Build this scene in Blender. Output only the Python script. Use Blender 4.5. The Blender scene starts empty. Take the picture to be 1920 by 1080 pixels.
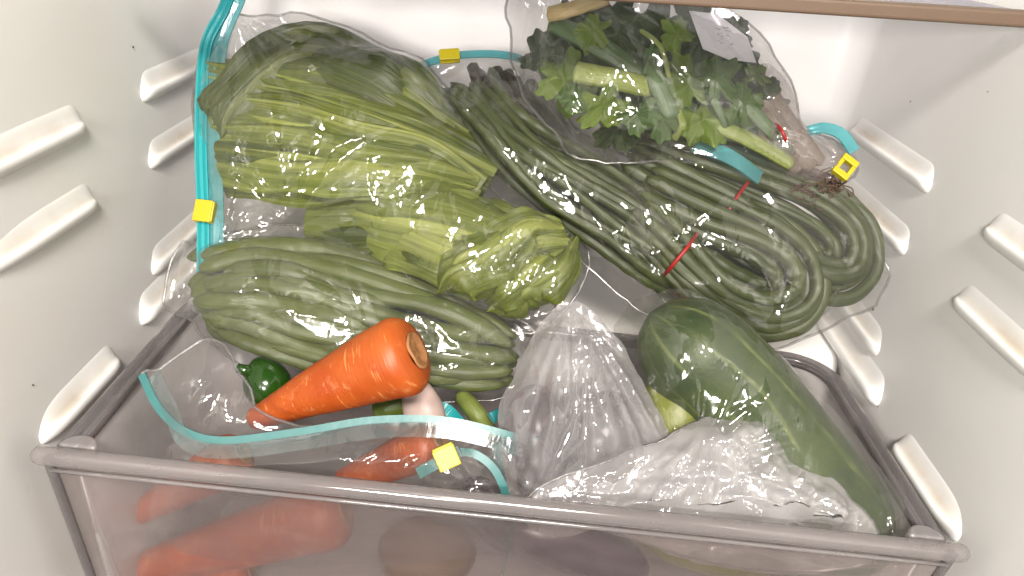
import bpy, math, random
import numpy as np
from mathutils import Vector, Matrix
from mathutils.bvhtree import BVHTree

random.seed(7); RNG = np.random.default_rng(7)
S = bpy.context.scene
COL = S.collection

# ------------------------------------------------------------------ camera
FPX = 1400.0                                    # focal length in pixels of a 1920 wide frame
PITCH, ROLL, YAW = 0.47395, 0.12283, 0.02351
CAM = np.array([-0.01524, -0.25302, 0.39444])
def _axes():
    cy, sy, cp, sp = math.cos(YAW), math.sin(YAW), math.cos(PITCH), math.sin(PITCH)
    fwd = np.array([sy*cp, cy*cp, -sp]); right = np.array([cy, -sy, 0.0]); down = np.cross(fwd, right)
    c, s = math.cos(ROLL), math.sin(ROLL)
    return c*right - s*down, s*right + c*down, fwd
RIGHT, DOWN, FWD = _axes()
cd = bpy.data.cameras.new('camera'); cam = bpy.data.objects.new('camera', cd); COL.objects.link(cam)
cd.sensor_width = 36; cd.lens = 36*FPX/1920; cd.clip_start = 0.01; cd.clip_end = 50
m = Matrix.Identity(4)
for i in range(3):
    m[i][0], m[i][1], m[i][2], m[i][3] = RIGHT[i], -DOWN[i], -FWD[i], CAM[i]
cam.matrix_world = m
S.camera = cam

# ------------------------------------------------------------------ world and lamps
w = bpy.data.worlds.new('World'); S.world = w; w.use_nodes = True
w.node_tree.nodes['Background'].inputs[0].default_value = (0.93, 0.95, 1.0, 1)
w.node_tree.nodes['Background'].inputs[1].default_value = 0.06
def lamp(name, loc, target, size, power, col):
    l = bpy.data.lights.new(name, 'AREA'); l.shape = 'RECTANGLE'; l.size, l.size_y = size
    l.energy = power; l.color = col
    o = bpy.data.objects.new(name, l); COL.objects.link(o); o.location = loc
    o.rotation_euler = (Vector(target)-Vector(loc)).to_track_quat('-Z', 'Y').to_euler()
    return o
lamp('kitchen_lamp', (0.08, -0.88, 1.08), (0, 0.13, 0.2), (0.26, 0.17), 17.5, (1, 0.94, 0.865))
lamp('low_front_fill', (-0.12, -0.70, 0.46), (0, 0.10, 0.15), (0.16, 0.10), 4.5, (1, 0.95, 0.90))  # added low fill, brightens the bag fronts and the inside of the drawer

S.render.engine = 'CYCLES'
S.view_settings.view_transform = 'Standard'; S.view_settings.look = 'None'
S.view_settings.exposure = 0.64; S.view_settings.gamma = 1.0; S.view_settings.use_curve_mapping = False
S.cycles.use_denoising = True; S.cycles.use_light_tree = False
S.cycles.max_bounces = 7; S.cycles.transparent_max_bounces = 32
S.cycles.diffuse_bounces = 3; S.cycles.glossy_bounces = 2; S.cycles.transmission_bounces = 5
S.cycles.use_adaptive_sampling = True; S.cycles.adaptive_threshold = 0.03
S.cycles.caustics_reflective = False; S.cycles.caustics_refractive = False
S.cycles.sample_clamp_indirect = 4.0

# ------------------------------------------------------------------ geometry helpers
def ray(px, py):
    return RIGHT*((px-960)/FPX) + DOWN*((py-540)/FPX) + FWD
def at_y(px, py, y):
    v = ray(px, py); return CAM + v*((y-CAM[1])/v[1])
def at_z(px, py, z):
    v = ray(px, py); return CAM + v*((z-CAM[2])/v[2])

class Frame:
    """a leaning plane: origin o, across u, up the slope v, outward normal n"""
    def __init__(s, y, z, tilt, yaw=0, off=0.0):
        t = math.radians(tilt); a = math.radians(yaw)
        s.u = np.array([math.cos(a), math.sin(a), 0])
        h = np.array([-math.sin(a), math.cos(a), 0])
        s.v = h*math.cos(t) + np.array([0, 0, math.sin(t)])
        s.n = np.cross(s.u, s.v)
        s.o = np.array([0, y, z], float) + s.n*off
    def uv(s, px, py, h=0.0):
        r = ray(px, py); o = s.o + s.n*h
        p = CAM + r*(((o-CAM)@s.n)/(r@s.n)) - s.o
        return np.array([p@s.u, p@s.v])
    def pt(s, px, py, h=0.0):
        q = s.uv(px, py, h); return s.w(q[0], q[1], h)
    def w(s, a, b, h):
        return s.o + s.u*a + s.v*b + s.n*h

def spline(P, n, closed=False):
    P = np.asarray(P, float); N = len(P)
    if closed:
        Q = np.vstack([P[-1], P, P[0], P[1]]); seg = N
    else:
        Q = np.vstack([2*P[0]-P[1], P, 2*P[-1]-P[-2]]); seg = N-1
    out = []
    for t in np.linspace(0, seg, n, endpoint=not closed):
        i = min(int(t), seg-1); f = t-i
        a, b, c, d = Q[i], Q[i+1], Q[i+2], Q[i+3]
        out.append(0.5*((2*b)+(c-a)*f+(2*a-5*b+4*c-d)*f*f+(3*b-a-3*c+d)*f**3))
    return np.array(out)

def gnoise(x, y, seed):
    r = np.random.default_rng(seed); T = r.random((64, 64))*2-1
    xi = np.floor(x).astype(int); yi = np.floor(y).astype(int); fx = x-xi; fy = y-yi
    fx = fx*fx*fx*(fx*(fx*6-15)+10); fy = fy*fy*fy*(fy*(fy*6-15)+10)
    g = lambda a, b: T[a % 64, b % 64]
    return (g(xi, yi)*(1-fx)+g(xi+1, yi)*fx)*(1-fy)+(g(xi, yi+1)*(1-fx)+g(xi+1, yi+1)*fx)*fy

class Geo:
    def __init__(s): s.v = []; s.f = []; s.uv = []
    def add(s, verts, faces, uvs=None):
        b = len(s.v); s.v += [tuple(p) for p in verts]
        s.f += [tuple(i+b for i in f) for f in faces]
        s.uv += [tuple(q) for q in (uvs if uvs is not None else [(0, 0)]*len(verts))]
        return s

def mk(name, geo, mat, parent=None, smooth=True, bevel=0, subdiv=0):
    V = np.array(geo.v, float)
    if parent is None:
        org = np.array([V[:, 0].mean(), V[:, 1].mean(), V[:, 2].min()])
    else:
        org = np.array(root_of(parent)['_o'])
    me = bpy.data.meshes.new(name)
    me.from_pydata([tuple(p) for p in V-org], [], geo.f)
    uvl = me.uv_layers.new(name='UVMap')
    li = np.zeros(len(me.loops), int); me.loops.foreach_get('vertex_index', li)
    uvl.data.foreach_set('uv', np.array(geo.uv, float)[li].ravel())
    me.polygons.foreach_set('use_smooth', [smooth]*len(me.polygons))
    me.materials.append(mat)
    o = bpy.data.objects.new(name, me); COL.objects.link(o)
    if parent is None:
        o.location = org; o['_o'] = [float(c) for c in org]
    else:
        o.parent = parent
    if bevel:
        b = o.modifiers.new('bevel', 'BEVEL'); b.width = bevel; b.segments = 3; b.limit_method = 'ANGLE'
    if subdiv:
        b = o.modifiers.new('sub', 'SUBSURF'); b.levels = b.render_levels = subdiv
    return o
def root_of(o):
    while o.parent: o = o.parent
    return o
def thing(name, loc, label=None, cat=None, group=None):
    o = bpy.data.objects.new(name, None); COL.objects.link(o); o.location = loc; o['_o'] = [float(c) for c in loc]
    o.empty_display_size = 0.01
    return tag(o, label, cat, group)
def tag(o, label=None, cat=None, group=None, kind=None):
    if label: o['label'] = label
    if cat: o['category'] = cat
    if group: o['group'] = group
    if kind: o['kind'] = kind
    return o

def box(x0, x1, y0, y1, z0, z1):
    return [(x0,y0,z0),(x1,y0,z0),(x1,y1,z0),(x0,y1,z0),(x0,y0,z1),(x1,y0,z1),(x1,y1,z1),(x0,y1,z1)], \
           [(0,3,2,1),(4,5,6,7),(0,1,5,4),(1,2,6,5),(2,3,7,6),(3,0,4,7)]
def obox(c, ax, ay, az, sx, sy, sz):
    """oriented box: centre, three unit axes, three sizes"""
    v, f = box(-sx/2, sx/2, -sy/2, sy/2, -sz/2, sz/2)
    return [np.array(c)+p[0]*ax+p[1]*ay+p[2]*az for p in v], f
def unit(v): v = np.asarray(v, float); return v/np.linalg.norm(v)

def sweep(path, profile_fn, up, closed_prof=True, caps=True):
    """sweep a profile (list of (side, up) offsets, function of t) along a path"""
    path = np.asarray(path); n = len(path); V = []; F = []; UV = []
    tang = np.gradient(path, axis=0); k = None
    up = np.asarray(up, float)
    for i in range(n):
        t = unit(tang[i]); u0 = up[i] if up.ndim == 2 else up
        side = unit(np.cross(t, u0)); u2 = np.cross(side, t)
        pr = profile_fn(i/(n-1)); k = len(pr)
        for j, (a, b) in enumerate(pr):
            V.append(path[i]+side*a+u2*b); UV.append((i/(n-1), j/k))
    for i in range(n-1):
        for j in range(k if closed_prof else k-1):
            j2 = (j+1) % k
            F.append((i*k+j, i*k+j2, (i+1)*k+j2, (i+1)*k+j))
    if caps and closed_prof:
        F.append(tuple(range(k))[::-1]); F.append(tuple((n-1)*k+j for j in range(k)))
    return V, F, UV
def ring(r, k, sx=1, sy=1):
    return [(r*sx*math.cos(2*math.pi*j/k), r*sy*math.sin(2*math.pi*j/k)) for j in range(k)]
def tube(path, rad, k=12, up=(0.1, -0.7, 0.7), sx=1, sy=1, ribs=0, ribamp=0.0, wob=0.0, seed=0, lump=0.0):
    """tapered round body; rad is a function of t"""
    r = np.random.default_rng(seed); ph = r.random(6)*6.28
    def pf(t):
        R = rad(t)*(1+wob*(math.sin(9*t+ph[0])+0.6*math.sin(23*t+ph[1]))+lump*math.sin(75*t+3*math.sin(11*t+ph[4])))
        out = []
        for j in range(k):
            a = 2*math.pi*j/k; q = R*(1+ribamp*math.cos(ribs*a+ph[2])+wob*0.8*math.sin(2*a+6*t+ph[3]))
            out.append((q*sx*math.cos(a), q*sy*math.sin(a)))
        return out
    return sweep(path, pf, up)

# ------------------------------------------------------------------ materials
class NT:
    def __init__(s, name):
        s.m = bpy.data.materials.new(name); s.m.use_nodes = True; s.t = s.m.node_tree
        s.t.nodes.clear(); s.out = s.n('ShaderNodeOutputMaterial')
    def n(s, typ, props=None, **inp):
        nd = s.t.nodes.new(typ)
        for k, v in (props or {}).items(): setattr(nd, k, v)
        for k, v in inp.items(): s.set(nd, k, v)
        return nd
    def set(s, nd, k, v):
        key = int(k[1:]) if k[0] == 'i' and k[1:].isdigit() else k.replace('_', ' ')
        sock = nd.inputs[key]
        if isinstance(v, bpy.types.NodeSocket): s.t.links.new(v, sock)
        else:
            if isinstance(v, (tuple, list)) and len(v) == 3 and sock.type == 'RGBA': v = (*v, 1)
            sock.default_value = v
    def coord(s, kind='Object', scale=(1, 1, 1)):
        c = s.n('ShaderNodeTexCoord'); mp = s.n('ShaderNodeMapping')
        s.t.links.new(c.outputs[kind], mp.inputs[0]); mp.inputs['Scale'].default_value = scale
        return mp.outputs[0]
    def noise(s, vec, scale, detail=3, rough=0.55, dist=0.0):
        return s.n('ShaderNodeTexNoise', Vector=vec, Scale=scale, Detail=detail, Roughness=rough, Distortion=dist).outputs[0]
    def ramp(s, fac, stops, interp='LINEAR'):
        r = s.n('ShaderNodeValToRGB', Fac=fac); e = r.color_ramp; e.interpolation = interp
        while len(e.elements) < len(stops): e.elements.new(0.5)
        for el, (p, c) in zip(e.elements, stops):
            el.position = p; el.color = (*c, 1) if len(c) == 3 else c
        return r.outputs[0]
    def math(s, op, a, b=0.0, clamp=False):
        return s.n('ShaderNodeMath', {'operation': op, 'use_clamp': clamp}, i0=a, i1=b).outputs[0]
    def mix(s, fac, a, b, blend='MIX'):
        nd = s.n('ShaderNodeMix', {'data_type': 'RGBA', 'blend_type': blend})
        s.set(nd, 'i0', fac); s.set(nd, 'i6', a); s.set(nd, 'i7', b); return nd.outputs[2]
    def bump(s, h, strength, dist):
        return s.n('ShaderNodeBump', Height=h, Strength=strength, Distance=dist).outputs[0]
    def shader(s, fac, a, b):
        nd = s.n('ShaderNodeMixShader'); s.set(nd, 'i0', fac); s.set(nd, 'i1', a); s.set(nd, 'i2', b); return nd.outputs[0]
    def done(s, sh):
        s.t.links.new(sh, s.out.inputs[0]); return s.m

def mat_film(name, haze=0.12, tint=(0.90, 0.895, 0.885), body=(0.60, 0.59, 0.58), rough=0.09, scale=1.0, bump=0.32, gloss=0.07):
    t = NT(name)
    # fine crinkles of thin polythene, gathered in patches
    big = t.noise(t.coord('Object'), 38*scale, 1, 0.5)
    a = t.noise(t.coord('Object', (120*scale, 60*scale, 60*scale)), 1.0, 2, 0.55, 1.0)
    h = t.math('MULTIPLY', a, t.math('SUBTRACT', t.math('MULTIPLY', big, 3.2), 1.1, True))
    nb = t.bump(h, bump, 0.003)
    lw = t.n('ShaderNodeLayerWeight', Blend=0.5).outputs['Facing']
    p3 = t.math('POWER', lw, 3.5)
    fr = t.math('ADD', t.math('MULTIPLY', p3, 0.30), gloss, True)
    hz = t.math('ADD', t.math('MULTIPLY', haze, t.math('ADD', 0.4, t.math('MULTIPLY', big, 1.2))), t.math('MULTIPLY', p3, 0.10), True)
    dif = t.n('ShaderNodeBsdfDiffuse', Color=body, Normal=nb).outputs[0]
    trl = t.n('ShaderNodeBsdfTranslucent', Color=body).outputs[0]
    veil = t.shader(0.4, dif, trl)
    tr = t.n('ShaderNodeBsdfTransparent', Color=tint).outputs[0]
    gl = t.n('ShaderNodeBsdfGlossy', Color=(1, 1, 1), Roughness=rough, Normal=nb).outputs[0]
    return t.done(t.shader(fr, t.shader(hz, tr, veil), gl))

def mat_plain(name, col, rough=0.5, var=0.0, scale=60, bump=0.0, col2=None, coat=0.0, spec=0.5):
    t = NT(name); co = t.coord('Object')
    n = t.noise(co, scale, 4, 0.6)
    c = t.mix(t.math('MULTIPLY', n, var) if var else 0.0, col, col2 or col)
    p = t.n('ShaderNodeBsdfPrincipled', Base_Color=c, Roughness=rough)
    p.inputs['Coat Weight'].default_value = coat; p.inputs['Specular IOR Level'].default_value = spec
    if bump: t.set(p, 'Normal', t.bump(n, bump, 0.002))
    return t.done(p.outputs[0])

def mat_liner(name='white_liner_plastic'):
    t = NT(name); co = t.coord('Object')
    stain = t.ramp(t.noise(co, 7, 4, 0.6), [(0.45, (0, 0, 0)), (0.75, (1, 1, 1))])
    c = t.mix(t.math('MULTIPLY', stain, 0.35), (0.83, 0.82, 0.795), (0.77, 0.72, 0.64))
    fine = t.ramp(t.noise(co, 130, 2, 0.5), [(0.70, (0, 0, 0)), (0.80, (1, 1, 1))])
    c = t.mix(t.math('MULTIPLY', fine, 0.06), c, (0.45, 0.38, 0.30))
    p = t.n('ShaderNodeBsdfPrincipled', Base_Color=c, Roughness=t.math('ADD', 0.3, t.math('MULTIPLY', stain, 0.12)))
    t.set(p, 'Normal', t.bump(t.noise(co, 320, 2, 0.5), 0.05, 0.001))
    return t.done(p.outputs[0])
def mat_rail(name='white_rail_plastic'):
    t = NT(name); co = t.coord('Object')
    g = t.n('ShaderNodeSeparateXYZ', i0=t.coord('UV')).outputs
    # grime lodged along the groove of the ledge, with a ragged edge
    along = t.math('MULTIPLY', t.math('SUBTRACT', 1.0, t.math('POWER', t.math('ABSOLUTE', t.math('SUBTRACT', t.math('MULTIPLY', g[0], 2.0), 1.0)), 3.0)), 1.0)
    across = t.ramp(g[1], [(0.25, (0, 0, 0)), (0.42, (0.9, 0.9, 0.9)), (0.62, (1, 1, 1)), (0.92, (0, 0, 0))])
    n = t.ramp(t.noise(co, 30, 4, 0.55), [(0.25, (0.1, 0.1, 0.1)), (0.65, (1, 1, 1))])
    mk_ = t.math('MULTIPLY', t.math('MULTIPLY', along, across), n)
    c = t.mix(t.math('MULTIPLY', mk_, 0.75), (0.83, 0.82, 0.795), (0.50, 0.41, 0.30))
    p = t.n('ShaderNodeBsdfPrincipled', Base_Color=c, Roughness=0.32)
    return t.done(p.outputs[0])
def mat_drawer(name, col=(0.55, 0.52, 0.52), transp=0.5, frost=0.35, rough=0.3, tint=(0.80, 0.77, 0.77), grough=0.16):
    t = NT(name); co = t.coord('Object')
    n = t.noise(t.coord('Object', (1, 3, 3)), 40, 4, 0.6)
    tr = t.n('ShaderNodeBsdfTransparent', Color=tint).outputs[0]
    rf = t.n('ShaderNodeBsdfRefraction', Color=tint, Roughness=rough, IOR=1.03).outputs[0]
    df = t.n('ShaderNodeBsdfDiffuse', Color=col).outputs[0]
    tl = t.n('ShaderNodeBsdfTranslucent', Color=col).outputs[0]
    clear = t.shader(frost, tr, rf)
    veil = t.shader(0.4, df, tl)
    body = t.shader(t.math('ADD', 1-transp-0.06, t.math('MULTIPLY', n, 0.12)), clear, veil)
    lw = t.n('ShaderNodeLayerWeight', Blend=0.5).outputs['Facing']
    fr = t.math('ADD', t.math('MULTIPLY', t.math('POWER', lw, 4.0), 0.6), 0.05, True)
    gl = t.n('ShaderNodeBsdfGlossy', Color=(1, 1, 1), Roughness=grough).outputs[0]
    return t.done(t.shader(fr, body, gl))
def mat_leaf(name, rib, blade, dark, rough=0.42, ribw=0.16, trans=0.25, streak=1.0):
    t = NT(name); co = t.coord('Object')
    g = t.n('ShaderNodeSeparateXYZ', i0=t.coord('UV')).outputs
    d = t.math('ABSOLUTE', t.math('SUBTRACT', g[1], 0.5))
    oi = t.n('ShaderNodeObjectInfo').outputs['Random']
    # pale midrib, widest at the stalk end; finer pale strands beside it; darker blade
    wid = t.math('MULTIPLY', t.math('SUBTRACT', 1.25, g[0]), ribw)
    mid = t.math('SUBTRACT', 1.0, t.math('DIVIDE', d, wid), True)
    uvr = t.n('ShaderNodeVectorMath', {'operation': 'ADD'}, i0=t.coord('UV', (2.2, 11, 1)), i1=t.n('ShaderNodeCombineXYZ', i0=t.math('MULTIPLY', oi, 37.0), i1=t.math('MULTIPLY', oi, 53.0)).outputs[0]).outputs[0]
    nz = t.noise(uvr, 1.0, 4, 0.62, 0.5)
    st = t.ramp(nz, [(0.38, (0, 0, 0)), (0.66, (1, 1, 1))])
    bl = t.mix(t.ramp(t.noise(co, 38, 3, 0.6), [(0.35, (0, 0, 0)), (0.65, (1, 1, 1))]), blade, dark)
    bl = t.mix(t.math('MULTIPLY', st, 0.55*streak), bl, rib)
    c = t.mix(t.math('MULTIPLY', mid, t.math('ADD', 0.35, st), True), bl, rib)
    c = t.mix(t.math('MULTIPLY', t.math('POWER', oi, 1.6), 0.85), c, t.mix(0.55, blade, dark))
    nb = t.bump(nz, 0.5, 0.003)
    p = t.n('ShaderNodeBsdfPrincipled', Base_Color=c, Roughness=rough, Normal=nb)
    tl = t.n('ShaderNodeBsdfTranslucent', Color=c).outputs[0]
    return t.done(t.shader(trans, p.outputs[0], tl))
def mat_pod(name, a, b, c3, rough=0.45, stripe=8):
    """skin of a bean: streaks running along the pod"""
    t = NT(name)
    s1 = t.noise(t.coord('UV', (2.5, stripe, 1)), 1.6, 4, 0.6, 0.3)
    s2 = t.noise(t.coord('Object'), 55, 4, 0.65)
    oi = t.n('ShaderNodeObjectInfo').outputs['Random']
    c = t.mix(t.ramp(s1, [(0.3, (0, 0, 0)), (0.7, (1, 1, 1))]), a, b)
    c = t.mix(t.ramp(s2, [(0.55, (0, 0, 0)), (0.8, (1, 1, 1))]), c, c3)
    c = t.mix(t.math('MULTIPLY', oi, 0.5), c, b)
    p = t.n('ShaderNodeBsdfPrincipled', Base_Color=c, Roughness=rough, Normal=t.bump(s1, 0.4, 0.0015))
    return t.done(p.outputs[0])
def mat_carrot():
    t = NT('carrot_skin')
    big = t.noise(t.coord('Object'), 36, 4, 0.6)
    c = t.mix(t.ramp(big, [(0.32, (0, 0, 0)), (0.70, (1, 1, 1))]), (0.31, 0.046, 0.002), (0.42, 0.090, 0.010))
    ringn = t.noise(t.coord('UV', (70, 2.2, 1)), 1.0, 4, 0.65, 0.2)
    fine = t.ramp(ringn, [(0.36, (1, 1, 1)), (0.44, (0, 0, 0))])
    c = t.mix(t.math('MULTIPLY', fine, 0.15), c, (0.20, 0.030, 0.002))
    scar = t.ramp(t.noise(t.coord('UV', (42, 7, 1)), 1.0, 3, 0.6, 0.3), [(0.61, (0, 0, 0)), (0.66, (1, 1, 1))])
    c = t.mix(t.math('MULTIPLY', scar, 0.6), c, (0.58, 0.24, 0.07))
    pale = t.ramp(t.noise(t.coord('Object'), 85, 4, 0.7), [(0.58, (0, 0, 0)), (0.74, (1, 1, 1))])
    c = t.mix(t.math('MULTIPLY', pale, 0.6), c, (0.50, 0.20, 0.08))
    h = t.math('ADD', t.math('SUBTRACT', ringn, t.math('MULTIPLY', scar, 0.5)), t.math('MULTIPLY', big, 0.8))
    p = t.n('ShaderNodeBsdfPrincipled', Base_Color=c, Roughness=0.45, Normal=t.bump(h, 0.28, 0.0016))
    p.inputs['Subsurface Weight'].default_value = 0.12; p.inputs['Subsurface Radius'].default_value = (0.004, 0.001, 0.0005)
    return t.done(p.outputs[0])
def mat_cucumber():
    t = NT('gourd_skin')
    g = t.n('ShaderNodeSeparateXYZ', i0=t.coord('UV')).outputs
    wv = t.n('ShaderNodeTexWave', {'wave_type': 'BANDS', 'bands_direction': 'Y'}, Vector=t.coord('UV', (0.5, 1, 1)), Scale=3.6, Distortion=3.0, Detail=2.0)
    wv.inputs['Detail Scale'].default_value = 2.0
    line = t.ramp(wv.outputs[1], [(0.90, (0, 0, 0)), (0.99, (1, 1, 1))])
    brk = t.ramp(t.noise(t.coord('UV', (5, 9, 1)), 1.0, 2, 0.5), [(0.40, (0, 0, 0)), (0.58, (1, 1, 1))])
    mot = t.noise(t.coord('Object'), 42, 5, 0.7)
    mo2 = t.noise(t.coord('Object'), 210, 3, 0.6)
    c = t.mix(t.ramp(mot, [(0.35, (0, 0, 0)), (0.68, (1, 1, 1))]), (0.014, 0.032, 0.002), (0.042, 0.068, 0.007))
    c = t.mix(t.math('MULTIPLY', t.ramp(mo2, [(0.55, (0, 0, 0)), (0.75, (1, 1, 1))]), 0.35), c, (0.06, 0.085, 0.014))
    c = t.mix(t.math('MULTIPLY', t.math('MULTIPLY', line, brk), 0.75), c, (0.13, 0.16, 0.04))
    p = t.n('ShaderNodeBsdfPrincipled', Base_Color=c, Roughness=0.45, Normal=t.bump(mot, 0.35, 0.002))
    return t.done(p.outputs[0])

M = dict(
    liner=mat_liner(), rail=mat_rail(),
    rim=mat_drawer('smoky_rim_plastic', (0.24, 0.22, 0.22), 0.50, 0.3, 0.2, (0.66, 0.63, 0.63), 0.12),
    bar=mat_drawer('smoky_bar_plastic', (0.42, 0.39, 0.385), 0.55, 0.5, 0.2, (0.86, 0.83, 0.82), 0.10),
    front=mat_drawer('smoky_front_plastic', (0.62, 0.56, 0.55), 0.90, 0.18, 0.10, (0.97, 0.93, 0.92)),
    body=mat_drawer('smoky_drawer_plastic', (0.66, 0.62, 0.62), 0.66, 0.22, 0.25, (0.92, 0.90, 0.90), 0.32),
    film=mat_film('clear_film', 0.035),
    film_beans=mat_film('dewy_film', 0.075, bump=0.3, scale=0.9),
    film_celery=mat_film('celery_film', 0.04, scale=0.85),
    film_milky=mat_film('milky_film', 0.33, body=(0.62, 0.60, 0.60), tint=(0.78, 0.77, 0.77), rough=0.09, bump=0.25, gloss=0.09),
    film_crumple=mat_film('crumpled_milky_film', 0.50, body=(0.66, 0.64, 0.64), tint=(0.80, 0.79, 0.79), rough=0.09, bump=0.3, gloss=0.11, scale=1.1),
    film_carrot=mat_film('carrot_bag_film', 0.09, body=(0.58, 0.54, 0.53), rough=0.09, bump=0.4),
    film_tail=mat_film('fogged_film', 0.20, body=(0.52, 0.45, 0.44), tint=(0.86, 0.83, 0.82), rough=0.09, bump=0.6, gloss=0.08),
    hem=mat_film('film_hem', 0.10, body=(0.60, 0.59, 0.58), tint=(0.72, 0.715, 0.71), rough=0.2, bump=0.1, gloss=0.06),
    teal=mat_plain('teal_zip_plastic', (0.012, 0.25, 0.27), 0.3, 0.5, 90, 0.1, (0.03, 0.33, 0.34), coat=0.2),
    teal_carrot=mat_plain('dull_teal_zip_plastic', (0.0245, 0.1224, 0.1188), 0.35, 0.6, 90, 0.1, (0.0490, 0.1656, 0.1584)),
    teal_pale=mat_film('pale_teal_tape', 0.55, tint=(0.60, 0.86, 0.88), body=(0.15, 0.50, 0.53), rough=0.2, bump=0.2),
    tape=mat_film('clear_tape', 0.16, tint=(0.78, 0.86, 0.86), body=(0.30, 0.36, 0.36), gloss=0.03, rough=0.15, bump=0.2),
    yellow=mat_plain('yellow_slider_plastic', (0.4160, 0.3360, 0.0032), 0.4, 0.4, 200, 0.05, (0.4800, 0.4000, 0.0080)),
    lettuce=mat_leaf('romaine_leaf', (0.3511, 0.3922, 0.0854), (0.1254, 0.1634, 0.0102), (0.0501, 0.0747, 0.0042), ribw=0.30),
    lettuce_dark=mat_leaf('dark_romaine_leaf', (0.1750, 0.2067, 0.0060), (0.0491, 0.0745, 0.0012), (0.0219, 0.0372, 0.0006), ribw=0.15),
    longbean=mat_pod('long_bean_skin', (0.0134, 0.0222, 0.0023), (0.0493, 0.0660, 0.0090), (0.0078, 0.0126, 0.0015)),
    fatbean=mat_pod('pale_bean_skin', (0.0424, 0.0623, 0.0050), (0.0823, 0.1045, 0.0118), (0.0274, 0.0422, 0.0034), stripe=5),
    shade_toned_bean=mat_pod('shade_toned_bean_skin', (0.0112, 0.0208, 0.0040), (0.0320, 0.0464, 0.0112), (0.0080, 0.0136, 0.0032)),  # long bean skin with the loop gap's shade put into the colour
    darkbean=mat_pod('dark_brown_bean_skin', (0.022, 0.017, 0.008), (0.045, 0.040, 0.016), (0.012, 0.008, 0.006)),  # dark brown tone for the short beans near the slider
    stalk=mat_pod('celery_stalk_skin', (0.1260, 0.1680, 0.0300), (0.1960, 0.2240, 0.0550), (0.0840, 0.1190, 0.0200), stripe=14),
    stalk_green=mat_pod('green_stalk_skin', (0.0325, 0.0650, 0.0163), (0.0650, 0.1105, 0.0358), (0.0228, 0.0455, 0.0104), stripe=14),
    stalk_tan=mat_pod('dry_stalk_skin', (0.28, 0.20, 0.07), (0.38, 0.30, 0.13), (0.18, 0.12, 0.04), stripe=14),
    stem_white=mat_pod('white_stem_skin', (0.1659, 0.1322, 0.0907), (0.2027, 0.1675, 0.1210), (0.1198, 0.0881, 0.0605), stripe=10),
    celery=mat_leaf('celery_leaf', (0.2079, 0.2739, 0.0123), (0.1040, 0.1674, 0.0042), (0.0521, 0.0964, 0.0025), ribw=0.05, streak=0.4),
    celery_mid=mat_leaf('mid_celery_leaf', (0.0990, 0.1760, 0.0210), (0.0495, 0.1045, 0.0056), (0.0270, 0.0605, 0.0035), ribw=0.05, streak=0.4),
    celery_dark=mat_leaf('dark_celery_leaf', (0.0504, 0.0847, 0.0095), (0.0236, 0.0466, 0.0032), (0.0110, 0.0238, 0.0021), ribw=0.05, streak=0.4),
    root=mat_plain('brown_root', (0.0600, 0.0270, 0.0150), 0.8, 0.9, 200, 0.3, (0.1200, 0.0660, 0.0420)),
    band=mat_plain('red_rubber', (0.2520, 0.0105, 0.0084), 0.45),
    carrot=mat_carrot(),
    carrot_cut=mat_plain('carrot_cut_end', (0.34, 0.15, 0.05), 0.7, 0.9, 240, 0.5, (0.22, 0.10, 0.035)),
    cucumber=mat_cucumber(),
    lime=mat_plain('green_pepper_skin', (0.0091, 0.0390, 0.0026), 0.18, 0.7, 60, 0.08, (0.0195, 0.0650, 0.0052), coat=0.5),
    yellowgreen=mat_plain('yellow_green_skin', (0.1800, 0.1890, 0.0080), 0.4, 0.8, 60, 0.2, (0.0975, 0.1260, 0.0060)),
    eggplant=mat_plain('eggplant_skin', (0.022, 0.012, 0.022), 0.25, 0.6, 40, 0.1, (0.05, 0.025, 0.042)),
    potato=mat_plain('potato_skin', (0.1320, 0.0720, 0.0300), 0.7, 0.7, 70, 0.3, (0.0840, 0.0480, 0.0210)),
    garlic=mat_plain('pale_bulb_skin', (0.40, 0.28, 0.25), 0.45, 0.6, 60, 0.15, (0.48, 0.38, 0.34)),
    shelf_trim=mat_plain('beige_shelf_trim', (0.1200, 0.0769, 0.0490), 0.5, 0.6, 80, 0.1, (0.0960, 0.0592, 0.0391)),
    speck=mat_plain('brown_crumb', (0.10, 0.05, 0.03), 0.8),
)
def mat_glass():
    t = NT('shelf_glass')
    tr = t.n('ShaderNodeBsdfTransparent', Color=(0.86, 0.86, 0.9)).outputs[0]
    df = t.n('ShaderNodeBsdfDiffuse', Color=(0.55, 0.52, 0.58)).outputs[0]
    n = t.noise(t.coord('Object'), 30, 3)
    gl = t.n('ShaderNodeBsdfGlossy', Roughness=0.1).outputs[0]
    return t.done(t.shader(0.12, t.shader(t.math('MULTIPLY', n, 0.5), tr, df), gl))
M['glass'] = mat_glass()
def mat_print():
    t = NT('printed_patch'); n = t.noise(t.coord('UV', (3, 8, 1)), 2.2, 6, 0.75, 1.5)
    ink = t.ramp(n, [(0.57, (0, 0, 0)), (0.60, (1, 1, 1))])
    g = t.n('ShaderNodeSeparateXYZ', i0=t.coord('UV')).outputs
    box_ = t.math('MULTIPLY', t.ramp(g[0], [(0.3, (0, 0, 0)), (0.35, (1, 1, 1)), (0.62, (1, 1, 1)), (0.68, (0, 0, 0))]), t.ramp(g[1], [(0.12, (0, 0, 0)), (0.2, (1, 1, 1)), (0.66, (1, 1, 1)), (0.74, (0, 0, 0))]))
    c = t.mix(t.math('MULTIPLY', ink, box_), (0.62, 0.60, 0.62), (0.06, 0.06, 0.07))
    df = t.n('ShaderNodeBsdfPrincipled', Base_Color=c, Roughness=0.35).outputs[0]
    tr = t.n('ShaderNodeBsdfTransparent').outputs[0]
    return t.done(t.shader(0.72, tr, df))
M['print'] = mat_print()

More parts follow.
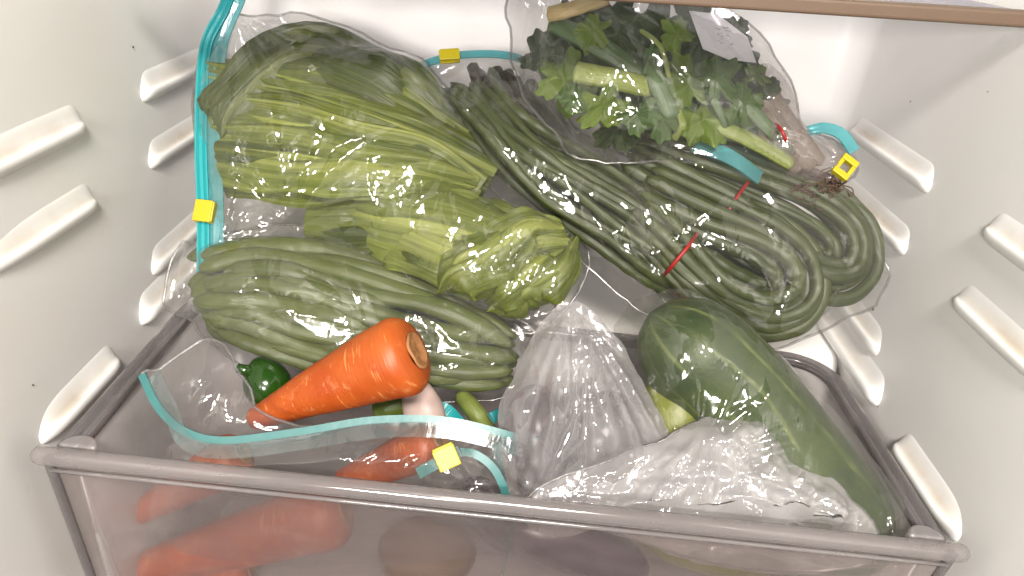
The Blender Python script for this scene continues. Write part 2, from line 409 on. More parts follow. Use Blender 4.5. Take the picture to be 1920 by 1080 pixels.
# ------------------------------------------------------------------ the fridge liner
WX, YB = 0.222, 0.30
RC = 0.022
def liner():
    # side wall, rounded corner, back wall, rounded corner, side wall: one moulded sheet, then folded rim to thickness
    pts = [(-WX, -0.30), (-WX, -0.15), (-WX, 0.0), (-WX, 0.15)]
    pts += [(-WX+RC-RC*math.cos(a), YB-RC+RC*math.sin(a)) for a in np.linspace(0, math.pi/2, 9)]
    pts += [(x, YB) for x in np.linspace(-0.15, 0.15, 5)]
    pts += [(WX-RC+RC*math.sin(a), YB-RC+RC*math.cos(a)) for a in np.linspace(0, math.pi/2, 9)]
    pts += [(WX, 0.15), (WX, 0.0), (WX, -0.15), (WX, -0.30)]
    g = Geo(); zs = np.linspace(-0.03, 0.62, 14); n = len(pts)
    cx = np.array([0, 0.0]); out = []
    for (x, y) in pts:
        nx, ny = (0, 0)
        out.append((x+(0.012 if x > 0.2 else -0.012 if x < -0.2 else 0), y+(0.012 if y > 0.27 else 0)))
    V = [(x, y, z) for z in zs for (x, y) in pts]+[(x, y, z) for z in zs for (x, y) in out]
    k = n*len(zs); F = []
    for i in range(len(zs)-1):
        for j in range(n-1):
            a = i*n+j; F.append((a, a+n, a+n+1, a+1)); F.append((k+a, k+a+1, k+a+n+1, k+a+n))
    g.add(V, F)
    return tag(mk('fridge_wall', g, M['liner']), 'off-white moulded plastic side and back walls of the fridge', kind='structure')
wall = liner()
fl = Geo(); fl.add(*box(-WX+0.001, WX-0.001, -0.012, YB-0.002, -0.02, -0.004))
tag(mk('floor', fl, M['liner']), 'white plastic floor of the fridge under the drawer', kind='structure')
# the raised step behind the drawer (rounded front edge, shallow rib near the middle)
st = Geo()
def step_prof(x0, x1, y0, z1, r):
    pr = [(y0, -0.003)]+[(y0+r-r*math.cos(a), z1-r+r*math.sin(a)) for a in np.linspace(0, math.pi/2, 7)]+[(YB-0.001, z1), (YB-0.001, -0.003)]
    V = [(x, y, z) for x in (x0, x1) for (y, z) in pr]; k = len(pr)
    F = [(j, j+1, k+j+1, k+j) for j in range(k-1)]+[tuple(range(k))[::-1], tuple(range(k, 2*k))]
    return V, F
st.add(*step_prof(-WX+0.0015, 0.030, 0.166, 0.135, 0.015)); st.add(*step_prof(0.0302, WX-0.0015, 0.176, 0.148, 0.015))
tag(mk('floor_step', st, M['liner'], bevel=0.003), 'white raised step of the fridge floor behind the drawer', kind='structure')

def rail(side, y0, y1, zb, prot=0.0047, hgt=0.0070, fr_=0.030, name='shelf_rail'):
    """a moulded ledge: rounded nose, dished top that sweeps up into the wall, ends run out into the wall"""
    pr = [(-0.002, hgt+0.012, 1.0), (0.0003, hgt+0.008, 0.95), (prot*0.18, hgt+0.004, 0.80), (prot*0.40, hgt+0.001, 0.62), (prot*0.60, hgt*0.86, 0.48), (prot*0.82, hgt*0.82, 0.30), (prot*0.96, hgt*0.68, 0.12),
          (prot*1.0, hgt*0.5, 0), (prot*0.93, hgt*0.24, 0), (prot*0.72, 0.04*hgt, 0), (prot*0.3, -0.002, 0), (-0.002, -0.003, 0)]
    L = y1-y0; ts = [0, 0.002, 0.005, 0.009, 0.014]+list(np.linspace(0.022, L-0.022, 5))+[L-0.014, L-0.009, L-0.005, L-0.002, L]
    V = []; UV = []; F = []; k = len(pr)
    for t in ts:
        s = min(math.sqrt(max(0.0, 1-(1-min(t/fr_, 1))**2)), math.sqrt(max(0.0, 1-(1-min((L-t)/0.010, 1))**2)))
        for (a, b, q) in pr:
            V.append((side*(WX-(-0.002+(a+0.002)*s)), y0+t, zb+hgt*0.45+(b-hgt*0.45)*(0.45+0.55*s))); UV.append((t/L, q))
    for i in range(len(ts)-1):
        for j in range(k-1):
            f = (i*k+j, i*k+j+1, (i+1)*k+j+1, (i+1)*k+j); F.append(f if side > 0 else f[::-1])
    g = Geo(); g.add(V, F, UV); return mk(name, g, M['rail'], wall, subdiv=1)
for sd in (-1, 1):
    rail(sd, 0.000, 0.097, 0.274, fr_=0.045); rail(sd, 0.006, 0.097, 0.235, fr_=0.045)
    rail(sd, 0.154, 0.275, 0.275, fr_=0.009); rail(sd, 0.154, 0.262, 0.236, fr_=0.009)
    rail(sd, 0.020, 0.093, 0.141, 0.0066, 0.0095, 0.022); rail(sd, 0.122, 0.225, 0.149, 0.0070, 0.0105, 0.009)
    rail(sd, 0.142, 0.24, 0.172, 0.0045, 0.009, 0.012)

# ------------------------------------------------------------------ glass shelf above, with its trim and what lies on it
sh = thing('glass_shelf', (0, 0.2, 0.366), 'glass fridge shelf with a brown front trim, crossing the top right corner', 'shelf')
p0, p1 = at_y(1133, 2, 0.112), at_y(1920, 53, 0.112); KZ = (p1[2]-p0[2])/(p1[0]-p0[0])
def shelf_z(x): return p0[2]+KZ*(x-p0[0])            # the shelf sits a hair out of level
def shelf_box(x0, x1, y0, y1, za, zb):
    V, F = box(x0, x1, y0, y1, za, zb); return [(x, y, z+shelf_z(x)) for x, y, z in V], F
g = Geo(); g.add(*shelf_box(-0.205, 0.2205, 0.112, 0.122, 0, 0.0072)); mk('front_trim', g, M['shelf_trim'], sh, smooth=False, bevel=0.0015)
g = Geo(); g.add(*shelf_box(-0.2045, 0.220, 0.1225, 0.295, 0.0012, 0.0055)); mk('glass_pane', g, M['glass'], sh, smooth=False)

# ------------------------------------------------------------------ crisper drawer
SX, DY, RH = 0.1955, 0.154, 0.160
dr = thing('crisper_drawer', (0, 0.07, 0.0), 'smoky translucent crisper drawer holding the bags of vegetables', 'drawer')
r = 0.024
path = [(-SX, 0.004, 0), (-SX, 0.05, 0), (-SX, 0.10, 0)]
path += [(-SX+r-r*math.cos(a), DY-r+r*math.sin(a), 0) for a in np.linspace(0, math.pi/2, 9)]
path += [(x, DY, 0) for x in np.linspace(-0.14, 0.14, 7)]
path += [(SX-r+r*math.sin(a), DY-r+r*math.cos(a), 0) for a in np.linspace(0, math.pi/2, 9)]
path += [(SX, 0.10, 0), (SX, 0.05, 0), (SX, 0.004, 0)]
path = np.array(path)
V, F, UV = sweep(path, lambda t: [(0.010, 0.006), (0.012, 0.006), (0.002, RH-0.006), (-0.0005, RH-0.006)], (0, 0, 1))
g = Geo(); g.add(V, F, UV); mk('basket_wall', g, M['body'], dr)
V, F, UV = sweep(path, lambda t: [(0.0035, RH-0.0055), (0.0035, RH-0.001), (0.0025, RH), (0.0010, RH), (0.0, RH-0.0022), (-0.0012, RH-0.0022), (-0.0022, RH), (-0.0042, RH), (-0.0062, RH-0.0010), (-0.0068, RH-0.0075), (-0.0052, RH-0.0075), (-0.005, RH-0.0055)], (0, 0, 1))
g = Geo(); g.add(V, F, UV); mk('rim', g, M['rim'], dr)
g = Geo(); g.add(*box(-SX+0.012, SX-0.012, 0.003, DY-0.012, 0.002, 0.0055)); mk('bottom', g, M['body'], dr, smooth=False)
# front panel (leans in slightly towards the floor) and the rounded bar along its top
g = Geo(); xs = np.linspace(-0.2045, 0.2045, 21); zs = np.linspace(0.0, RH-0.003, 9)
def fy(z): return 0.012*(1-z/RH)
nf = len(xs)
V = [(x*(1-0.04*(1-z/RH)), fy(z), z) for z in zs for x in xs]+[(x*(1-0.04*(1-z/RH)), fy(z)+0.0028, z) for z in zs for x in xs]
k = nf*len(zs); F = []
for i in range(len(zs)-1):
    for j in range(nf-1):
        a = i*nf+j; F.append((a, a+1, a+nf+1, a+nf)); F.append((k+a, k+a+nf, k+a+nf+1, k+a+1))
for i in range(len(zs)-1):
    for j in (0, nf-1):
        a = i*nf+j; F.append((a, a+nf, k+a+nf, k+a))
g.add(V, F); mk('front_panel', g, M['front'], dr)
for s_ in (-1, 1):
    pth = [(s_*(0.2042*(1-0.04*(1-z/RH))), fy(z)-0.0006, z) for z in np.linspace(0.0, RH-0.004, 12)]
    V, F, UV = sweep(np.array(pth), lambda t: ring(0.0022, 8), (0, -1, 0)); g = Geo(); g.add(V, F, UV); mk('panel_edge', g, M['rim'], dr)
xs = np.linspace(-0.2105, 0.2105, 40)
def barp(t):
    e = min(t, 1-t)*0.421; s = 1.0 if e > 0.004 else math.sqrt(max(0.05, 1-(1-e/0.004)**2))
    return [(a*s, b*s) for a, b in [(0.0048*math.cos(q)*(1.0), 0.0050*math.sin(q)) for q in np.linspace(0, 2*math.pi, 17)[:-1]]]
xs = np.concatenate([[-0.2105, -0.2098, -0.2085, -0.2065], np.linspace(-0.2, 0.2, 30), [0.2065, 0.2085, 0.2098, 0.2105]])
def barp2(i):
    x = xs[i]; e = 0.2105-abs(x); s = 1.0 if e > 0.004 else math.sqrt(max(0.06, 1-(1-e/0.004)**2))
    return [(0.0043*s*math.cos(q), 0.0044*s*math.sin(q)) for q in np.linspace(0, 2*math.pi, 17)[:-1]]
P = np.array([(x, -0.0005, RH-0.0035) for x in xs]); cnt = len(xs)
V, F, UV = sweep(P, lambda t: barp2(int(round(t*(cnt-1)))), (0, 0, 1)); g = Geo(); g.add(V, F, UV); mk('front_bar', g, M['bar'], dr)
# moulded line under the bar
V, F, UV = sweep(np.array([(x, -0.0016, RH-0.0105) for x in np.linspace(-0.203, 0.203, 12)]), lambda t: ring(0.0011, 8), (0, 0, 1)); g = Geo(); g.add(V, F, UV); mk('moulded_line', g, M['bar'], dr)
for s_ in (-1, 1):           # lugs where the side rims meet the front bar
    prof = [(s_*0.1925+0.0085*math.cos(a), 0.0085*math.sin(a)) for a in np.linspace(0, math.pi, 13)]
    V = [(x, y+0.003, RH-0.0058) for x, y in prof]+[(x, y+0.003, RH+0.0006) for x, y in prof]; k = len(prof)
    F = [(j, j+1, k+j+1, k+j) for j in range(k-1)]+[tuple(range(k))[::-1], tuple(range(k, 2*k)), (0, k, 2*k-1, k-1)]
    g = Geo(); g.add(V, F); mk('corner_lug', g, M['body'], dr, smooth=False, bevel=0.002)
# the hairline crack running down the front
cr = [at_y(x, y, -0.0012) for x, y in [(967, 945), (965, 975), (958, 1000), (955, 1030), (946, 1060), (938, 1095)]]
cr[0][1] = -0.0018
V, F, UV = sweep(spline(cr, 24), lambda t: ring(0.00028, 6), (0, -1, 0)); g = Geo(); g.add(V, F, UV); mk('crack', g, M['tape'], dr)

# ------------------------------------------------------------------ bags
BAGREG = {}
def polysd(px, py, poly):
    """signed distance to a polygon (positive inside) and the nearest boundary point"""
    sh_ = px.shape; p = np.stack([px.ravel(), py.ravel()], 1); a = poly; b = np.roll(poly, -1, 0)
    best = np.full(len(p), 1e9); nx = np.zeros((len(p), 2)); inside = np.zeros(len(p), bool)
    for i in range(len(a)):
        ab = b[i]-a[i]; l2 = ab@ab+1e-18
        t = np.clip(((p-a[i])@ab)/l2, 0, 1); q = a[i]+t[:, None]*ab; d = ((p-q)**2).sum(1)
        m_ = d < best; best[m_] = d[m_]; nx[m_] = q[m_]
        c = (a[i][1] > p[:, 1]) != (b[i][1] > p[:, 1])
        xc = a[i][0]+(p[:, 1]-a[i][1])*(b[i][0]-a[i][0])/((b[i][1]-a[i][1]) or 1e-12)
        inside ^= c & (p[:, 0] < xc)
    d = np.sqrt(best); return np.where(inside, d, -d).reshape(sh_), nx.reshape(sh_+(2,))

def relax(ob, mask, edge, press, iters, tight):
    h = np.where(mask, np.maximum(ob, edge), edge)
    for _ in range(iters):
        a = h.copy()
        a[1:-1, 1:-1] = 0.25*(h[:-2, 1:-1]+h[2:, 1:-1]+h[1:-1, :-2]+h[1:-1, 2:])+press
        h = np.where(mask, np.maximum(a, ob), edge)
    return h

from mathutils.geometry import delaunay_2d_cdt
def facets(U, Vv, lo, hi, cell, rg, L):
    """random heights on scattered points, joined by flat triangles: a sheet crumpled into facets"""
    m_ = 2.5*cell; n = int((hi[0]-lo[0]+2*m_)*(hi[1]-lo[1]+2*m_)/cell**2*1.2)+12
    a = rg.uniform(lo-m_, hi+m_, (n, 2))
    pts = np.vstack([a, [[lo[0]-m_, lo[1]-m_], [hi[0]+m_, lo[1]-m_], [lo[0]-m_, hi[1]+m_], [hi[0]+m_, hi[1]+m_]]])
    # stretch along the fold direction
    al = pts@L; ac = pts@np.array([-L[1], L[0]]); q = np.stack([al*0.6, ac], 1)
    vs, _, fs, _, _, _ = delaunay_2d_cdt([Vector((float(x), float(y))) for x, y in q], [], [], 0, 1e-7)
    hs = rg.normal(0, 1, len(vs)); bv = BVHTree.FromPolygons([(v.x, v.y, 0.001*h) for v, h in zip(vs, hs)], [tuple(f) for f in fs])
    A = (U*L[0]+Vv*L[1])*0.6; B = -U*L[1]+Vv*L[0]; out = np.zeros(U.shape); dn = Vector((0, 0, -1))
    fl = out.ravel()
    for i, (x, y) in enumerate(zip(A.ravel(), B.ravel())):
        hit = bv.ray_cast(Vector((x, y, 1.0)), dn)
        if hit[0] is not None: fl[i] = hit[0].z*1000
    return out

def film(name, fr, outline, contents, mat, parent, seed, press=2e-5, wrinkle=1.0, crumple=0.0, res=0.0014, margin=0.0009,
         depth=0.010, creases=26, dirv=(1, 0.2), back=True, cell=0.016, crlen=(0.02, 0.08), minh=0.001, pleats=(), noisy=0.25, ymin=0.0, facet=0.65, grow=0.0035, hem=True, keep_in=True):
    rg = np.random.default_rng(seed)
    ol = np.array([fr.uv(x, y) for x, y in outline]); poly = spline(ol, max(60, 6*len(ol)), closed=True)
    # small irregularities of the hem
    tt = np.arange(len(poly)); nn = np.stack([np.gradient(poly[:, 1]), -np.gradient(poly[:, 0])], 1); nn /= np.linalg.norm(nn, axis=1)[:, None]+1e-12
    poly = poly+nn*(gnoise(tt*0.35, tt*0+3.1, seed)*0.0012+gnoise(tt*0.9, tt*0+7.7, seed+1)*0.0006)[:, None]
    if contents:
        cv = np.concatenate([np.array(q.v, float)[::2] for q in contents])-fr.o; cu = np.stack([cv@fr.u, cv@fr.v], 1)
        for _ in range(4):
            nn = np.stack([np.roll(poly[:, 1], -1)-np.roll(poly[:, 1], 1), -(np.roll(poly[:, 0], -1)-np.roll(poly[:, 0], 1))], 1); nn /= np.linalg.norm(nn, axis=1)[:, None]+1e-12
            ar = 0.5*np.sum(poly[:, 0]*np.roll(poly[:, 1], -1)-poly[:, 1]*np.roll(poly[:, 0], -1))
            if ar < 0: nn = -nn
            sdc, _q = polysd(cu[:, 0], cu[:, 1], poly)
            bad = (sdc < grow) & (sdc > -0.05)
            if not bad.any(): break
            ix = ((cu[bad][:, None]-poly[None])**2).sum(2).argmin(1); need = np.zeros(len(poly)); np.maximum.at(need, ix, grow-sdc[bad])
            need = np.maximum.reduce([need]+[np.roll(need, q)*(1-abs(q)*0.12) for q in (-5, -4, -3, -2, -1, 1, 2, 3, 4, 5)])
            need = sum(np.roll(need, q) for q in (-2, -1, 0, 1, 2))/5
            poly = poly+nn*need[:, None]
    lo = poly.min(0)-2*res; hi = poly.max(0)+2*res
    nu = int((hi[0]-lo[0])/res)+1; nv = int((hi[1]-lo[1])/res)+1
    U, Vv = np.meshgrid(lo[0]+np.arange(nu)*res, lo[1]+np.arange(nv)*res, indexing='ij')
    sd, near = polysd(U, Vv, poly)
    mask = sd > 0.25*res
    top = np.full(U.shape, -1.0); bot = np.full(U.shape, 1.0)
    if contents:
        vs = []; fs = []
        for gq in contents:
            b = len(vs); vs += [tuple(p) for p in gq.v]; fs += [tuple(i+b for i in f) for f in gq.f]
        bvh = BVHTree.FromPolygons(vs, fs); N = Vector(fr.n)
        for i, j in zip(*np.where(mask)):
            p = fr.w(U[i, j], Vv[i, j], 0.0)
            hit = bvh.ray_cast(Vector(p+fr.n*0.15), -N, 0.30)
            if hit[0] is not None: top[i, j] = 0.15-hit[3]
            if back:
                hit = bvh.ray_cast(Vector(p-fr.n*0.15), N, 0.30)
                if hit[0] is not None: bot[i, j] = hit[3]-0.15
    ob = np.where(top > -0.9, top+margin, minh*0-0.05)
    # coarse solve, then fine
    def solve(ob, press):
        c = 3; n0, n1 = (U.shape[0]+c-1)//c, (U.shape[1]+c-1)//c
        pad = np.pad(ob, ((0, n0*c-ob.shape[0]), (0, n1*c-ob.shape[1])), constant_values=-0.05)
        oc = pad.reshape(n0, c, n1, c).max((1, 3))
        mc = np.pad(mask, ((0, n0*c-ob.shape[0]), (0, n1*c-ob.shape[1]))).reshape(n0, c, n1, c).min((1, 3))
        oc = np.pad(oc, 1, constant_values=-0.05); mc = np.pad(mc, 1)
        hc = relax(oc, mc, 0.0, press*c*c, 700, 0)[1:-1, 1:-1]
        iu = (np.arange(U.shape[0])+0.5)/c-0.5; iv = (np.arange(U.shape[1])+0.5)/c-0.5
        a0 = np.clip(np.floor(iu).astype(int), 0, n0-2); b0 = np.clip(np.floor(iv).astype(int), 0, n1-2)
        fa = np.clip(iu-a0, 0, 1)[:, None]; fb = np.clip(iv-b0, 0, 1)[None, :]
        h = hc[a0][:, b0]*(1-fa)*(1-fb)+hc[a0+1][:, b0]*fa*(1-fb)+hc[a0][:, b0+1]*(1-fa)*fb+hc[a0+1][:, b0+1]*fa*fb
        for _ in range(60):
            a = h.copy(); a[1:-1, 1:-1] = 0.25*(h[:-2, 1:-1]+h[2:, 1:-1]+h[1:-1, :-2]+h[1:-1, 2:])+press
            h = np.where(mask, np.maximum(a, ob), 0.0)
        # the film bridges the finest hollows
        for _ in range(4):
            h[1:-1, 1:-1] = np.where(mask[1:-1, 1:-1], 0.25*(h[:-2, 1:-1]+h[2:, 1:-1]+h[1:-1, :-2]+h[1:-1, 2:]), 0)
        return h
    h = solve(ob, press)
    edge = np.clip(sd/0.010, 0, 1); edge = edge*edge*(3-2*edge)
    L = unit(dirv)
    def wr(sgn):
        W = np.zeros(U.shape)
        a = U*L[0]+Vv*L[1]; b = -U*L[1]+Vv*L[0]
        wx = gnoise(U*30, Vv*30, seed+5+sgn)*0.012
        for sc, am, st_ in ((38, 0.0012, 3.2), (85, 0.0007, 3.0), (190, 0.0003, 2.5)):
            W += noisy*am*(1-2*np.abs(gnoise((a+wx)*sc/st_, (b+wx)*sc, seed+11+int(sc)+sgn)))
        for q in range(creases):
            i, j = rg.integers(0, U.shape[0]), rg.integers(0, U.shape[1])
            th = math.atan2(L[1], L[0])+rg.normal(0, 0.8); ln = rg.uniform(*crlen); am = rg.uniform(0.0006, 0.0024)*rg.choice([1, 1, -0.6]); wd = rg.uniform(0.0007, 0.0026)
            du = U-U[i, j]; dv = Vv-Vv[i, j]; s = du*math.cos(th)+dv*math.sin(th); d = -du*math.sin(th)+dv*math.cos(th)
            d = d+(s*s)*rg.normal(0, 3.0)+gnoise(s*60, s*0+q, seed+q)*0.0015
            W += am*np.exp(-np.abs(d)/wd)*np.exp(-(s/ln*2)**2)
        for (qx, qy, am, kk, ln) in pleats:      # folds gathered towards one point of the hem
            q0 = fr.uv(qx, qy); du = U-q0[0]; dv = Vv-q0[1]; rr = np.hypot(du, dv)+1e-9; th = np.arctan2(dv, du)
            cs = np.cos(th)*kk/2; sn = np.sin(th)*kk/2
            rid = 1-2*np.abs(gnoise(cs+20, sn+20+rr*6, seed+int(qx)))**0.8
            W += am*rid*np.clip(rr/0.02, 0, 1)*np.exp(-(rr/ln)**2)
        W *= wrinkle
        for cl, am in ((cell*1.6, 0.10*cell), (cell*0.62, 0.055*cell), (cell*0.30, 0.006*cell)):     # flat facets between sharp creases
            W += facet*am*facets(U, Vv, lo, hi, cl, rg, L)
        return W
    hf = h+wr(0)*edge
    hf = np.where(top > -0.9, np.maximum(hf, top+0.0004), np.maximum(hf, 0.0003*edge)); hf = np.where(mask, hf, 0)
    sheets = [(hf, 1)]
    if back:
        obb = np.where(bot < 0.9, -bot+margin, -0.05); obb = np.minimum(obb, depth)
        hb = solve(obb, press*0.4)+wr(31)*edge*0.6; hb = np.where(mask, np.maximum(hb, 0.0003*edge), 0)
        sheets.append((-hb, -1))
    g = Geo()
    idx = np.full(U.shape, -1)
    cellm = mask[:-1, :-1] & mask[1:, :-1] & mask[:-1, 1:] & mask[1:, 1:]
    use = np.zeros(U.shape, bool); use[:-1, :-1] |= cellm; use[1:, :-1] |= cellm; use[:-1, 1:] |= cellm; use[1:, 1:] |= cellm
    full = np.zeros(U.shape, bool)
    full[1:-1, 1:-1] = cellm[:-1, :-1] & cellm[1:, :-1] & cellm[:-1, 1:] & cellm[1:, 1:]
    brd = use & ~full
    PU = np.where(brd, near[..., 0], U); PV = np.where(brd, near[..., 1], Vv)
    for H, sg in sheets:
        H = np.where(brd, 0.0, H)
        idx[use] = np.arange(use.sum())
        P = fr.o+PU[use][:, None]*fr.u+PV[use][:, None]*fr.v+H[use][:, None]*fr.n
        ii, jj = np.where(cellm)
        q = np.stack([idx[ii, jj], idx[ii+1, jj], idx[ii+1, jj+1], idx[ii, jj+1]], 1)
        if sg < 0: q = q[:, ::-1]
        if ymin is not None:
            lim = np.where(P[:, 2] < RH+0.03, 0.0078+0.012*(1-np.clip(P[:, 2], 0, RH)/RH)+0.5*ymin*np.exp(-np.maximum(P[:, 1], 0)/0.01), -1); P[:, 1] = np.maximum(P[:, 1], lim)
        low = (P[:, 2] < RH+0.002) & (P[:, 1] < DY)
        if keep_in: P[:, 0] = np.where(low, np.clip(P[:, 0], -0.1915, 0.1915), P[:, 0])
        g.add(P, q.tolist(), np.stack([PU[use], PV[use]], 1))
    if hem:
        bp = np.array([fr.w(a, b, 0.0) for a, b in poly[::2]]); 
        if ymin is not None:
            bp[:, 1] = np.maximum(bp[:, 1], np.where(bp[:, 2] < RH+0.03, 0.0078+0.012*(1-np.clip(bp[:, 2], 0, RH)/RH), -1))
        bp = np.vstack([bp, bp[:1]]); Vh, Fh, UVh = sweep(bp, lambda t: ring(0.00036, 6, 2.2, 1.0), fr.n, caps=False)
        gh = Geo(); gh.add(Vh, Fh, UVh); mk('hem', gh, M['hem'], parent)
    return mk(name, g, mat, parent)

def strip(name, pts, wdir, width, mat, parent, thick=0.0012, ridges=2, n=48, lift=None):
    """a zip tape: flat band with raised ridges, swept along pts; wdir is the across direction"""
    P = spline(pts, n); wd = np.asarray(wdir, float)
    tang = np.gradient(P, axis=0)
    up = np.array([unit(np.cross(unit(wd if wd.ndim == 1 else wd[min(len(wd)-1, int(i/n*len(wd)))]), unit(tang[i]))) for i in range(n)])
    prof = [(-width/2, -thick/2), (width/2, -thick/2)]
    topp = []
    steps = 4*ridges+1
    for q in range(steps):
        f = 1-q/(steps-1); topp.append((-width/2+width*f, thick/2+(0.0009 if q % 4 == 2 else 0)))
    prof = prof+topp
    V, F, UV = sweep(P, lambda t: prof, up)
    g = Geo(); g.add(V, F, UV); return mk(name, g, mat, parent, smooth=False, bevel=0.0)

def slider(c, along, across, nrm, parent, sx=0.011, sy=0.012, window=False):
    g = Geo(); along, across, nrm = unit(along), unit(across), unit(nrm); c = np.array(c)
    if window:
        for s_ in (-1, 1):
            g.add(*obox(c+along*s_*sx*0.36, along, across, nrm, sx*0.28, sy, 0.004)); g.add(*obox(c+across*s_*sy*0.375, along, across, nrm, sx*0.435, sy*0.25, 0.0036))
    else:
        g.add(*obox(c+nrm*0.0022, along, across, nrm, sx, sy, 0.0016)); g.add(*obox(c-nrm*0.0022, along, across, nrm, sx*0.96, sy, 0.0016))
        g.add(*obox(c+across*sy*0.5, along, across, nrm, sx*0.92, 0.0018, 0.0050))
    return mk('slider', g, M['yellow'], parent, smooth=False, bevel=0.0005)

F1 = Frame(0.12, 0.18, 52)
def podrad(r, a=0.06, b=0.05):
    return lambda t: r*(min(1.0, (t/a)**0.6+0.18) if t < a else min(1.0, ((1-t)/b)**0.6+0.10) if t > 1-b else 1.0)
def wpath(fr, pts, n=40): return spline([fr.pt(*p) for p in pts], n)
ORD = ['first', 'second', 'third', 'fourth', 'fifth', 'sixth', 'seventh', 'eighth', 'ninth', 'tenth', 'eleventh', 'twelfth', 'thirteenth', 'fourteenth', 'fifteenth', 'sixteenth']

# ---- bag of fat pale beans (lower left)
FB = F1
qb = random.Random(23)
pods = []
top_px = [(345, 498), (480, 462), (640, 482), (820, 548), (985, 628)]; bot_px = [(385, 602), (470, 640), (620, 690), (800, 724), (985, 726)]
for k in range(15):                      # the layer one sees
    e = k/14; a0 = qb.uniform(0, .5) if k % 2 else qb.uniform(0, .08); a1 = 1-(qb.uniform(0, .10) if k % 2 else qb.uniform(.0, .35))
    C = spline([np.array(a)*(1-e)+np.array(b)*e for a, b in zip(top_px, bot_px)], 40)
    P = [C[int(a0*39+(a1-a0)*39*t)] for t in (0, .25, .5, .75, 1)]
    P = [(p[0]+qb.uniform(-6, 6), p[1]+qb.uniform(-11, 11), .010+.014*math.sin(math.pi*(0.12+0.76*e))*(1 if 0 < i < 4 else .55)+qb.uniform(-.002, .003)) for i, p in enumerate(P)]
    pods.append((P, qb.uniform(.0036, .0047)))
for k in range(9):                      # the layer below, at slightly other angles
    e = (k+.5)/9
    C = spline([np.array(a)*(1-e)+np.array(b)*e for a, b in zip(top_px, bot_px)], 40)
    P = [C[int(39*t)] for t in (0.02, .25, .5, .75, .98)]; tl = qb.uniform(-22, 22)
    pods.append(([(p[0]+qb.uniform(-8, 8), p[1]+tl*(i-2)/2, .000+.007*math.sin(math.pi*(0.1+.8*e))) for i, p in enumerate(P)], qb.uniform(.0046, .0058)))
bean_geo = []
for i, (pp, rr) in enumerate(pods):
    path_ = wpath(FB, pp, 80)
    g = Geo(); g.add(*tube(path_, podrad(rr, .10, .08), 14, sx=1.15, sy=0.85, ribs=2, ribamp=0.06, wob=0.06, seed=i, lump=.025)); bean_geo.append(g)
    o = mk('green_bean', g, M['fatbean'])
    lab = 'pale green bean, %s from the top in the bag under the bare carrot' % ORD[i] if i < 15 else 'pale green bean, %s from the top in the hidden lower layer behind the bare carrot' % ORD[i-15]
    tag(o, lab, 'bean', 'pale beans in the lower left bag')
bag = thing('plastic_bag', FB.pt(640, 620), 'clear plastic bag full of fat pale green beans behind the bare carrot', 'plastic bag')
film('film', FB, [(310, 565), (314, 505), (345, 458), (385, 462), (440, 438), (560, 424), (720, 466), (860, 556), (985, 612), (1000, 640), (985, 690), (950, 738), (850, 750), (740, 735), (640, 712), (540, 704), (470, 695), (415, 652), (365, 605), (322, 588)],
     bean_geo, M['film_beans'], bag, 21, facet=0.8, pleats=[(318, 575, .0016, 14, .07), (990, 650, .0014, 12, .05)], press=1.2e-5, wrinkle=0.8, dirv=(1, -0.35), creases=22)

# ---- leaves
def leaf(fr, pts, width, mat, parent, seed, cup=0.006, ruffle=0.003, tip=0.5, name='leaf', n=26, kx=13, twist=0.0, blunt=False):
    r_ = np.random.default_rng(seed); P = wpath(fr, pts, n); tang = np.gradient(P, axis=0); V = []; UV = []; F = []
    ph = r_.random(4)*6.28; ph2 = r_.random(3)*6.28
    for i in range(n):
        t = i/(n-1); w_ = width*(0.30+0.70*math.sin(min(1, t/0.55)*math.pi/2)**1.2)*(1 if t < 0.75 or blunt else math.sqrt(max(0.02, 1-((t-0.75)/0.25)**2)))*((0.80+0.2*min(1, 6*(1-t))) if blunt else 1)
        tn = unit(tang[i]); sd_ = unit(np.cross(tn, fr.n)); a = twist*t; up = unit(np.cross(sd_, tn))
        sd2 = sd_*math.cos(a)+up*math.sin(a); up2 = -sd_*math.sin(a)+up*math.cos(a)
        for j in range(kx):
            s = (j/(kx-1))*2-1; e = abs(s)
            rib = 0.0022*math.exp(-(s/0.16)**2)*(1.2-t)
            pl = 0.0010*math.sin(9*s+ph2[0]+3*t)*(1-e*0.3)
            ru = ruffle*e**2*(math.sin(13*t+ph[0]+2*s)+0.6*math.sin(29*t+ph[1]-3*s))
            wob = 1+0.10*e*math.sin(17*t+ph[2]+(1 if s > 0 else 4))
            V.append(P[i]+sd2*s*w_*0.5*wob+up2*(rib+ru+pl-cup*e*e*(0.4+t))); UV.append((t, j/(kx-1)))
    for i in range(n-1):
        for j in range(kx-1): F.append((i*kx+j, i*kx+j+1, (i+1)*kx+j+1, (i+1)*kx+j))
    g = Geo(); g.add(V, F, UV); mk(name, g, mat, parent); return g

